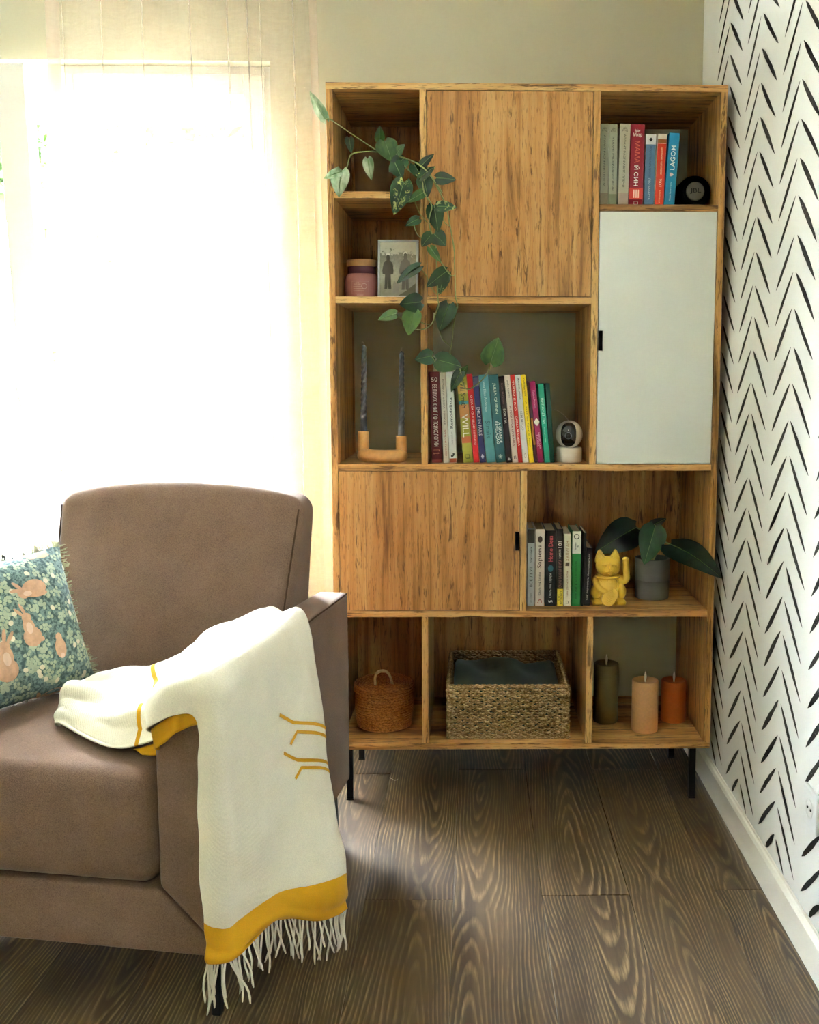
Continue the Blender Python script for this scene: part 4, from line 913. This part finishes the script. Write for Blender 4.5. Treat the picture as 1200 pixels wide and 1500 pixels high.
kids += [person_fig(.22, .14, .78, (92, 88, 78), -.0024), person_fig(.70, .12, .84, (104, 98, 86), -.0026), sil_fig([(.52,.02),(.72,.10),(.98,.24),(.98,.0),(.52,.0)], (104, 100, 76), -.0023)]
for cx in (.22, .70):
    zc = (.14+.80*.78) if cx < .5 else (.12+.80*.84)
    kids.append(sil_fig([(cx-.065, zc-.01), (cx-.05, zc+.03), (cx, zc+.045), (cx+.05, zc+.03), (cx+.065, zc-.01), (cx+.045, zc-.005), (cx, zc+.015), (cx-.045, zc-.005)], (226, 224, 212), -.0030))
kids.append(sil_fig([(.36,.06),(.36,.22),(.40,.30),(.46,.22),(.50,.30),(.54,.20),(.52,.06)], (150, 146, 132), -.0028))
for k in kids: k.parent = pfm
# wooden candle holder and twisted tapers
hz = S3[1]; hy = .075
hold = thing('candle_holder', (atY(560, 670, hy).x, hy, hz), 'rounded honey wood candle holder with two upright sockets', 'candle holder')
HON = plain('honey_wood', rgb(206, 154, 92), .4, .4, var=.12, vscale=55); PL_ = atY(532.7, 640, .088); PR_ = atY(588, 645, .068); rp_ = 8.0*mpx(hy); hr = 9.6*mpx(hy)
arc = []
for i in range(25):
    a = PI+PI*i/24; c_ = (PL_+PR_)/2; ax = (PR_-PL_)/2
    arc.append(Vector((c_.x, c_.y, hz+hr))+Vector((ax.x, ax.y, 0))*math.cos(a)+Vector((0, .040, 0))*math.sin(a))
mb = MB(); mb.tube(arc, hr, 20)
mb.ball(arc[0], hr, 20, 12); mb.ball(arc[-1], hr, 20, 12)
mb.build('curved_base', HON, hold, smooth=True)
zs = []
for P_, ytop in ((arc[0], 631.5), (arc[-1], 638.5)):
    zt = atY(560, ytop, P_.y).z; zs.append(zt)
    MB().lathe([(rp_, hz+hr*.6), (rp_, zt-.001), (rp_-.001, zt), (.0104, zt), (.0104, zt-.012), (0, zt-.012)], 28, (P_.x, P_.y, 0)).build('socket', HON, hold, smooth=True, auto=40)
GREYW = plain('slate_grey_wax', rgb(92, 98, 104), .45, .4, var=.05)
for P_, zt, ytop, lean, lb in ((arc[0], zs[0], 505, .004, 'slate grey twisted taper candle with a bent wick, in the taller left socket'), (arc[-1], zs[1], 514, .003, 'slate grey twisted taper candle with a short wick, in the socket nearer the books')):
    z1 = atY(560, ytop, P_.y).z; base = zt-.0115; H = z1-base
    cnd = thing('taper_candle', (P_.x, P_.y, base), lb, 'candle', 'grey taper candles')
    mb = MB(); n = 230; seg = 36; vs = []; fs = []
    for i in range(n+1):
        t = i/n; r = .0090-.0030*t
        tw = min(1, max(0, (t-.14)/.05)); tw *= 1-max(0, (t-.97)/.03)
        if t > .975: r *= max(.12, 1-((t-.975)/.025)**2)
        for k in range(seg):
            a = 2*PI*k/seg; q = r*(1+.10*tw*math.cos(3*a-t*H*2*PI/.0150))
            vs.append((P_.x+q*math.cos(a)+lean*t, P_.y+q*math.sin(a), base+H*t))
    for i in range(n):
        for k in range(seg): fs.append((i*seg+k, i*seg+(k+1) % seg, (i+1)*seg+(k+1) % seg, (i+1)*seg+k))
    fs.append(tuple(range(seg))[::-1]); fs.append(tuple(n*seg+k for k in range(seg)))
    mb.add(vs, fs).build('wax', GREYW, cnd, smooth=True)
    tp = Vector((P_.x+lean, P_.y, z1)); bend = -.006 if P_ is arc[0] else .001
    MB().tube(smoothpath([tp-CZ*.002, tp+CZ*.004, tp+Vector((bend*.6, 0, .007)), tp+Vector((bend, 0, .0065 if bend < 0 else .009))], 3), .0009, 6).build('wick', FRINGE, cnd, smooth=True)
# security camera
ky = .085; kc = atY(834, 660, ky); KW = plain('white_plastic', rgb(226, 220, 206), .35, .4, var=.02)
br_ = 18.6*mpx(ky); bt = atY(834, 655, ky).z
cm_ = thing('security_camera', (kc.x, ky, S3[1]), 'small white round indoor security camera with black face', 'camera')
MB().lathe([(0, 0), (br_*.96, 0), (br_, .002), (br_, bt-S3[1]-.003), (br_*.97, bt-S3[1]), (0, bt-S3[1])], 40, (kc.x, ky, S3[1])).build('base', KW, cm_, smooth=True, auto=40)
hc = atY(834, 636, ky); hR = 20*mpx(ky)
head = MB().ball(hc, hR, 40, 24).build('head', KW, cm_, smooth=True)
fd = Vector((-.16, -1, .03)).normalized(); fx = Vector((1, -.16, 0)).normalized(); fz = fx.cross(fd)*-1
if fz.z < 0: fz = -fz
def face_patch(ex, ez, R, name, mat, par, ox=0, oz=0, sup=2.6):
    vs = []; fs = []; n = 36; rings = 6
    for j in range(rings+1):
        for k in range(n):
            a = 2*PI*k/n; c_, s_ = math.cos(a), math.sin(a); rr = j/rings
            x = ox+ex*rr*math.copysign(abs(c_)**(2/sup), c_); z = oz+ez*rr*math.copysign(abs(s_)**(2/sup), s_)
            y = math.sqrt(max(0, R*R-x*x-z*z)); vs.append(hc+fx*x+fz*z+fd*y)
    for j in range(rings):
        for k in range(n): fs.append((j*n+k, j*n+(k+1) % n, (j+1)*n+(k+1) % n, (j+1)*n+k))
    return MB().add(vs, fs).build(name, mat, par, smooth=True)
fp = face_patch(hR*.56, hR*.86, hR+.0006, 'face', plain('gloss_black', rgb(12, 13, 15), .08, .6), head)
lens_r = MB(); n = 28
lens_r.tube([hc+fd*(hR+.0012)*.985+fx*(.0085*math.cos(2*PI*k/n))+fz*(.0085*math.sin(2*PI*k/n)-.003) for k in range(n)], .0009, 6, closed=True)
lens_r.build('lens_ring', plain('grey_ring', rgb(110, 112, 116), .3), fp, smooth=True)
MB().ball(hc+fd*(hR-.003)-fz*.003, (.0062, .0062, .0062), 16, 10).build('lens', plain('lens_glass', rgb(20, 24, 34), .03, .8), fp, smooth=True)
MB().ball(hc+fd*(hR*.97)+fz*.012, .0012, 8, 6).build('status_light', KW, fp, smooth=True)
MB().tube(smoothpath([atY(845, 660, .12), atY(846, 640, .2), atY(838, 625, .26), atY(829, 611, .3), atY(818, 602, .33), atY(812, 600, .34)], 5), .0011, 6).build('power_cord', KW, cm_, smooth=True)
# round speaker on the top right shelf
jy2 = .055; sp_c = atY(1019, 275, jy2); SR = 23.2*mpx(jy2); sp_c.z = S1R[1]+SR+.0005
spk = thing('portable_speaker', (sp_c.x, .12, S1R[1]), 'black cylindrical portable speaker lying with its round end forward', 'speaker')
BLK = plain('black_rubber', rgb(20, 20, 21), .6, .3); MESH_ = plain('black_mesh', rgb(16, 16, 17), .8, .2, bump=.6, bscale=900)
MB().lathe([(0, .145), (SR*.86, .145), (SR, .128), (SR, .018), (SR*.97, .008), (SR*.88, .002), (SR*.76, 0)], 48, (sp_c.x, jy2, sp_c.z), 'y').build('body', MESH_, spk, smooth=True)
MB().lathe([(SR*.76, 0), (SR*.72, .003), (SR*.56, .004)], 48, (sp_c.x, jy2, sp_c.z), 'y').build('rim', BLK, spk, smooth=True)
rad = MB().lathe([(SR*.575, .004), (SR*.56, -.001), (SR*.52, -.0025), (0, -.003)], 48, (sp_c.x, jy2, sp_c.z), 'y').build('radiator', plain('grey_disc', rgb(96, 90, 82), .4, .4, metallic=.3), spk, smooth=True)
flat_word('JBL', SR*.68, SR*.34, Matrix.Translation((sp_c.x, jy2-.0036, sp_c.z))).build('logo_lettering', BLK, rad, recalc=False)

# beckoning cat figurine
CATM = plain('matt_yellow_plastic', rgb(226, 186, 66), .42, .4, var=.03, vscale=20)
q = .157/1220; cat_f = atZ(894, 888, S4[1]); cb = Vector((atY(893, 870, cat_f.y).x, cat_f.y+.034, S4[1]))
cat = thing('cat_figurine', cb, 'matt yellow beckoning cat figurine with one raised paw', 'figurine')
def cp(x, z, y=0): return Vector((cb.x+(x-480)*q, cb.y+y, cb.z+(1410-z)*q))
def blobmesh(name, fill, vox, parent, mat=CATM, sm=6):
    mb = MB(); fill(mb); o = mb.build(name, mat, parent, smooth=True)
    r = o.modifiers.new('fuse', 'REMESH'); r.mode = 'VOXEL'; r.voxel_size = vox; r.use_smooth_shade = True
    s_ = o.modifiers.new('soften', 'SMOOTH'); s_.factor = .5; s_.iterations = sm; return o
def catfill(mb):
    B = lambda x, z, rx, rz, ry, y=0: mb.ball(cp(x, z, y), (rx*q, ry*q, rz*q), 24, 16)
    B(468, 555, 272, 215, 230, -.002); B(400, 610, 190, 150, 190, -.008); B(540, 610, 190, 150, 190, -.008)
    for tx, bx0, bx1 in ((285, 205, 415), (632, 510, 722)):
        mid = (bx0+bx1)/2
        for i in range(9):
            t = i/8; x = mid+(tx-mid)*t; z = 440+(232-440)*t; B(x, z+14, 96*(1-t)**.8+46, 60, 52*(1-t)+26, .002)
    B(470, 1020, 300, 330, 250, .006); B(460, 860, 320, 130, 200, .006); B(470, 1200, 330, 200, 270, .008)
    B(470, 1000, 230, 240, 190, -.014)
    B(205, 1130, 108, 165, 200, -.006); B(765, 1120, 112, 165, 200, -.006)
    for x in (245, 745):
        for dx in (-70, -22, 26, 70): B(x+dx, 1345, 44, 52, 90, -.026)
        B(x, 1330, 115, 72, 110, -.018)
    mb.box(*[v for v in (cp(130, 0).x, cp(850, 0).x)], cb.y-.026, cb.y+.030, cb.z+.0004, cb.z+.010)
    mb.tube(smoothpath([cp(190, 850, -.004), cp(215, 960, -.020), cp(300, 1040, -.030), cp(375, 1075, -.034)], 4), [75*q]*9+[66*q]*2+[60*q]*2, 14); B(375, 1070, 66, 60, 60, -.034)
    mb.tube(smoothpath([cp(730, 850, 0), cp(845, 880, -.004), cp(880, 790, -.006), cp(868, 620, -.006), cp(858, 450, -.006)], 5), [88*q]*5+[84*q]*6+[74*q]*6+[70*q]*4, 16); B(858, 410, 80, 58, 72, -.007)
blobmesh('body', catfill, .0014, cat)
def catline(name, pts, r, par=cat): MB().tube(smoothpath(pts, 4), r, 6).build(name, CATM, par, smooth=True)
for s_ in (-1, 1):
    x = 475+s_*115; catline('eyelid', [cp(x-55, 510, -.0290), cp(x, 492, -.0318), cp(x+52, 512, -.0300)], .0015); catline('eye', [cp(x-52, 522, -.0296), cp(x, 546, -.0322), cp(x+50, 522, -.0300)], .0013)
    catline('inner_ear', [cp(475+s_*250, 385, -.0085), cp(475+s_*195, 262, -.0050), cp(475+s_*85, 372, -.0120)], .0011)
catline('nose', [cp(480, 470, -.0305), cp(482, 560, -.0345), cp(484, 606, -.0352)], .0030)
catline('mouth', [cp(385, 668, -.0300), cp(440, 662, -.0330), cp(485, 640, -.0350), cp(530, 662, -.0330), cp(580, 664, -.0300)], .0017); catline('chin', [cp(430, 700, -.0310), cp(485, 722, -.0330), cp(545, 700, -.0310)], .0012)
MB().tube([cp(468+258*math.cos(a), 775+18*math.sin(a)*0, -.006+.026*math.sin(a)) for a in [2*PI*k/40 for k in range(40)]], .0034, 8, closed=True).build('collar', CATM, cat, smooth=True)
MB().ball(cp(492, 860, -.0325), (.0056, .003, .0066), 14, 10).build('bell', CATM, cat, smooth=True)
catline('bib_edge', [cp(290, 860, -.0245), cp(420, 1010, -.0350)], .0010); catline('bib_edge', [cp(690, 850, -.0235), cp(660, 990, -.0300), cp(580, 1065, -.0345)], .0014)
coin = MB(); n = 30
cc = cp(482, 1190, -.0405); an = math.radians(-28)
def cpt(x, z, y): X = x*math.cos(an)-z*math.sin(an); Z = x*math.sin(an)+z*math.cos(an); return cc+Vector((X*q, y+.000025*Z, Z*q))
rim_ = [cpt(150*math.copysign(abs(math.cos(a))**.75, math.cos(a)), 205*math.copysign(abs(math.sin(a))**.85, math.sin(a)), 0) for a in [2*PI*k/n for k in range(n)]]
coin.add(rim_+[p+Vector((0, .012, 0)) for p in rim_], [tuple(range(n)), tuple(range(2*n-1, n-1, -1))]+[(i, (i+1) % n, n+(i+1) % n, n+i) for i in range(n)])
co_ = coin.build('coin', CATM, cat, bevel=.0008)
for i in range(7):
    z = 120-40*i; catline('coin_line', [cpt(-80, z, -.0006), cpt(-30, z+10, -.0008), cpt(30, z-8, -.0008), cpt(80, z+6, -.0006)], .0013, co_)
for x in (190, 235, 285, 700, 745, 795): catline('toe_line', [cp(x, 1330, -.0365), cp(x, 1385, -.0365)], .0006)

# ------------------------------------------------------------------ baskets
ROPE = NT('jute_rope'); c_ = ROPE.coord(); n_ = ROPE.noise(ROPE.mapping(c_, (1, 1, 2.2)), 170, 3, .6).outputs[0]
ROPE.base(ROPE.ramp(n_, [(.3, rgb(92, 52, 20)), (.5, rgb(150, 92, 42)), (.72, rgb(190, 130, 68))]), .85, .2); ROPE.bump(n_, .6, .002); ROPE = ROPE.m
rf_ = atZ(564, 1075.5, ZB1); RR = 46*mpx(rf_.y+.08); rcx, rcy = atY(563.5, 1060, rf_.y+RR).x, rf_.y+RR
rbk = thing('rope_basket', (rcx, rcy, ZB1), 'round coiled rope basket with a lid and loop handle', 'basket')
def coil(mb, R, z, r, seg=72, ph=0):
    mb.tube([(rcx+(R)*math.cos(2*PI*k/seg), rcy+(R)*math.sin(2*PI*k/seg), z+.0006*math.sin(5*2*PI*k/seg+ph)) for k in range(seg)], [r*(1+.06*math.sin(k*2.4+ph)) for k in range(seg)], 7, closed=True)
mb = MB(); nr = 14; BH = .108; rr_ = BH/nr/2*1.12
for i in range(nr): coil(mb, RR*(.90+.07*math.sin(PI*(i+.5)/nr*.8))-rr_, ZB1+rr_+i*BH/nr, rr_, 72, i*1.3)
mb.lathe([(0, .002), (RR*.84, .002), (RR*.86, BH*.5), (RR*.84, BH)], 40, (rcx, rcy, ZB1)); tag(mb.build('coiled_body', ROPE, rbk, smooth=True), kind='stuff')
mb = MB()
for i in range(3): coil(mb, RR-rr_-.0005*i, ZB1+BH+rr_+i*rr_*1.75-.004, rr_, 72, i)
for i in range(9): coil(mb, (RR-rr_*2.4)*(1-i/9.2), ZB1+BH+rr_*2.6, rr_*1.05, 64, i)
lid = tag(mb.build('lid', ROPE, rbk, smooth=True), kind='stuff')
zt = ZB1+BH+rr_*3.4; MB().tube(smoothpath([(rcx-.024, rcy-.02, zt-.002), (rcx-.024, rcy-.02, zt+.026), (rcx-.012, rcy-.019, zt+.041), (rcx+.006, rcy-.016, zt+.040), (rcx+.019, rcy-.012, zt+.024), (rcx+.025, rcy-.01, zt-.002)], 6), .0040, 8).build('loop_handle', plain('pale_rope', rgb(176, 146, 106), .85, .2, var=.2, vscale=150), lid, smooth=True)
GRASS = NT('seagrass'); c_ = GRASS.coord(); n_ = GRASS.noise(GRASS.mapping(c_, (1, 1, 3)), 140, 4, .7).outputs[0]
GRASS.base(GRASS.ramp(n_, [(.3, rgb(74, 52, 32)), (.48, rgb(158, 126, 84)), (.68, rgb(222, 196, 150))]), .8, .2); GRASS.bump(n_, .5, .0015); GRASS = GRASS.m
gy0 = atZ(744, 1083, ZB1).y; gx0 = atY(655.5, 1060, gy0).x; gx1 = atY(833.5, 1060, gy0).x; GH = 84*mpx(gy0); gy1 = min(atZ(742, 948, ZB1+GH).y, DEP-.022)
gb = thing('seagrass_basket', ((gx0+gx1)/2, (gy0+gy1)/2, ZB1), 'rectangular woven seagrass basket on the bottom shelf', 'basket')
def side_pts(n_s, off):
    pts = []
    for (xa, ya), (xb, yb_) in (((gx0, gy0), (gx1, gy0)), ((gx1, gy0), (gx1, gy1)), ((gx1, gy1), (gx0, gy1)), ((gx0, gy1), (gx0, gy0))):
        L = math.hypot(xb-xa, yb_-ya); m_ = max(4, int(L/.0052))
        nx, ny = (yb_-ya)/L, -(xb-xa)/L
        for i in range(m_): t = i/m_; pts.append((xa+(xb-xa)*t, ya+(yb_-ya)*t, nx, ny))
    return pts
SP = side_pts(0, 0); rows = 20; rg_ = random.Random(8); mb = MB(); inset = .006
for r in range(rows):
    z = ZB1+.006+(GH-.012)*r/(rows-1); pts = []; rad = []
    j = rg_.random()*6
    for i, (x, y, nx, ny) in enumerate(SP):
        o = .0040*math.sin(i*PI/3.3+PI*(r % 2)+.25*math.sin(j))-inset*.55
        pts.append((x+nx*o, y+ny*o, z+.0014*math.sin(i*1.9+j)+rg_.uniform(-.0007, .0007))); rad.append(.0042*(1+.25*rg_.uniform(-1, 1)))
    mb.tube(pts, rad, 5, closed=True)
tag(mb.build('woven_wall', GRASS, gb, smooth=True), kind='stuff')
for z, r in ((ZB1+.005, .0046), (ZB1+GH-.003, .0056)):
    mb = MB()
    for ph in (0, PI): mb.tube([(x+nx*(.0026*math.sin(i*.95+ph)-.004), y+ny*(.0026*math.sin(i*.95+ph)-.004), z+.0026*math.cos(i*.95+ph)) for i, (x, y, nx, ny) in enumerate(SP)], r*.66, 6, closed=True)
    mb.build('rim', GRASS, gb, smooth=True)
for x, y in ((gx0+.004, gy0+.004), (gx1-.004, gy0+.004), (gx0+.004, gy1-.004), (gx1-.004, gy1-.004)):
    MB().tube([(x+.0012*math.sin(i), y, ZB1+.001+GH*i/12) for i in range(13)], .0046, 7).build('corner_post', GRASS, gb, smooth=True)
box('basket_floor', gx0+.006, gx1-.006, gy0+.006, gy1-.006, ZB1+.001, ZB1+.004, GRASS, gb, bevel=0)
vs, fs = rbox(((gx1-gx0)/2-.015, (gy1-gy0)/2-.015, .062), .022, 16)
def cl(p):
    x, y, z = p
    if z > 0: z += .010*noise.noise(Vector((x*16, y*10, 1)))+.007*math.sin(x*38+y*14)+(.012 if x < .055 else -.002)
    return ((gx0+gx1)/2+x, (gy0+gy1)/2+y, ZB1+.0045+.062+z)
ck = weld(MB().add([cl(p) for p in vs], fs).build('folded_blanket', fabric('dark_green_fleece', rgb(66, 82, 76), .12, .3, 500), None, smooth=True))
tag(ck, 'dark grey green blanket folded inside the seagrass basket', 'blanket')
# ------------------------------------------------------------------ flameless pillar candles
def pillar(cxp, half, yb_, ytop, colr, label):
    fr_ = atZ(cxp, yb_, ZB1); r = half*mpx(fr_.y+.03); cy = fr_.y+r; x = atY(cxp, yb_, cy).x; h = atY(cxp, ytop, fr_.y).z-ZB1
    t = thing('pillar_candle', (x, cy, ZB1), label, 'candle', 'flameless pillar candles')
    MB().lathe([(0, 0), (r*.97, 0), (r, .002), (r, h-.003), (r*.97, h-.0008), (r*.93, h), (r*.84, h-.003), (r*.5, h-.006), (0, h-.007)], 44, (x, cy, ZB1)).build('wax', plain('wax_%d' % colr[0], rgb(*colr), .5, .35, var=.06, vscale=160, bump=.1, bscale=200), t, smooth=True)
    MB().lathe([(.0016, h-.008), (.0032, h+.002), (.0042, h+.009), (.0034, h+.016), (.0016, h+.022), (.0002, h+.026)], 14, (x, cy, ZB1)).build('plastic_flame', plain('milky_plastic', rgb(232, 222, 200), .4), t, smooth=True)
pillar(887, 18.5, 1061.5, 976, (96, 86, 46), 'tall olive green pillar candle with a white plastic flame')
pillar(944, 20.0, 1075.5, 1001.5, (214, 164, 112), 'cream beige pillar candle standing between the olive and orange candles')
pillar(986, 18.8, 1060.5, 1001, (184, 96, 28), 'burnt orange pillar candle with a white plastic flame')
# ------------------------------------------------------------------ wall socket
s0 = atX(1183, 1145, XW); s1 = atX(1190, 1215, XW); syc = s0.y-.043; szc = (s0.z+s1.z)/2+.004
SOCK = plain('socket_white', rgb(218, 220, 218), .35, .4, var=.02)
so = thing('wall_socket', (XW, syc, szc), 'white double wall socket on the chevron wallpaper', 'socket')
MB().box(XW-.009, XW, syc-.041, syc+.041, szc-.041, szc+.041).build('cover_plate', SOCK, so, bevel=.004, seg=3)
MB().lathe([(.0195, -.0092), (.0195, -.0002), (0, 0)], 30, (0, 0, 0)).xform(Matrix.Translation((XW-.0005, syc, szc)) @ Matrix.Rotation(PI/2, 4, 'Y')).build('socket_well', SOCK, so, smooth=True, auto=40)
for dy in (-.0095, .0095): MB().lathe([(0, 0), (.0028, 0), (.0028, .002), (0, .002)], 14).xform(Matrix.Translation((XW-.0108, syc+dy, szc)) @ Matrix.Rotation(PI/2, 4, 'Y')).build('pin_hole', BLACK_METAL, so)
# stray white thread on the floor
tq = [atZ(x, y, .0012) for x, y in ((571, 1139), (576, 1142), (579, 1143), (583, 1141))]
tag(MB().tube(smoothpath(tq, 4), .0008, 5).build('loose_thread', FRINGE, smooth=True), 'tiny white thread lying on the dark floor under the bookcase', 'thread')
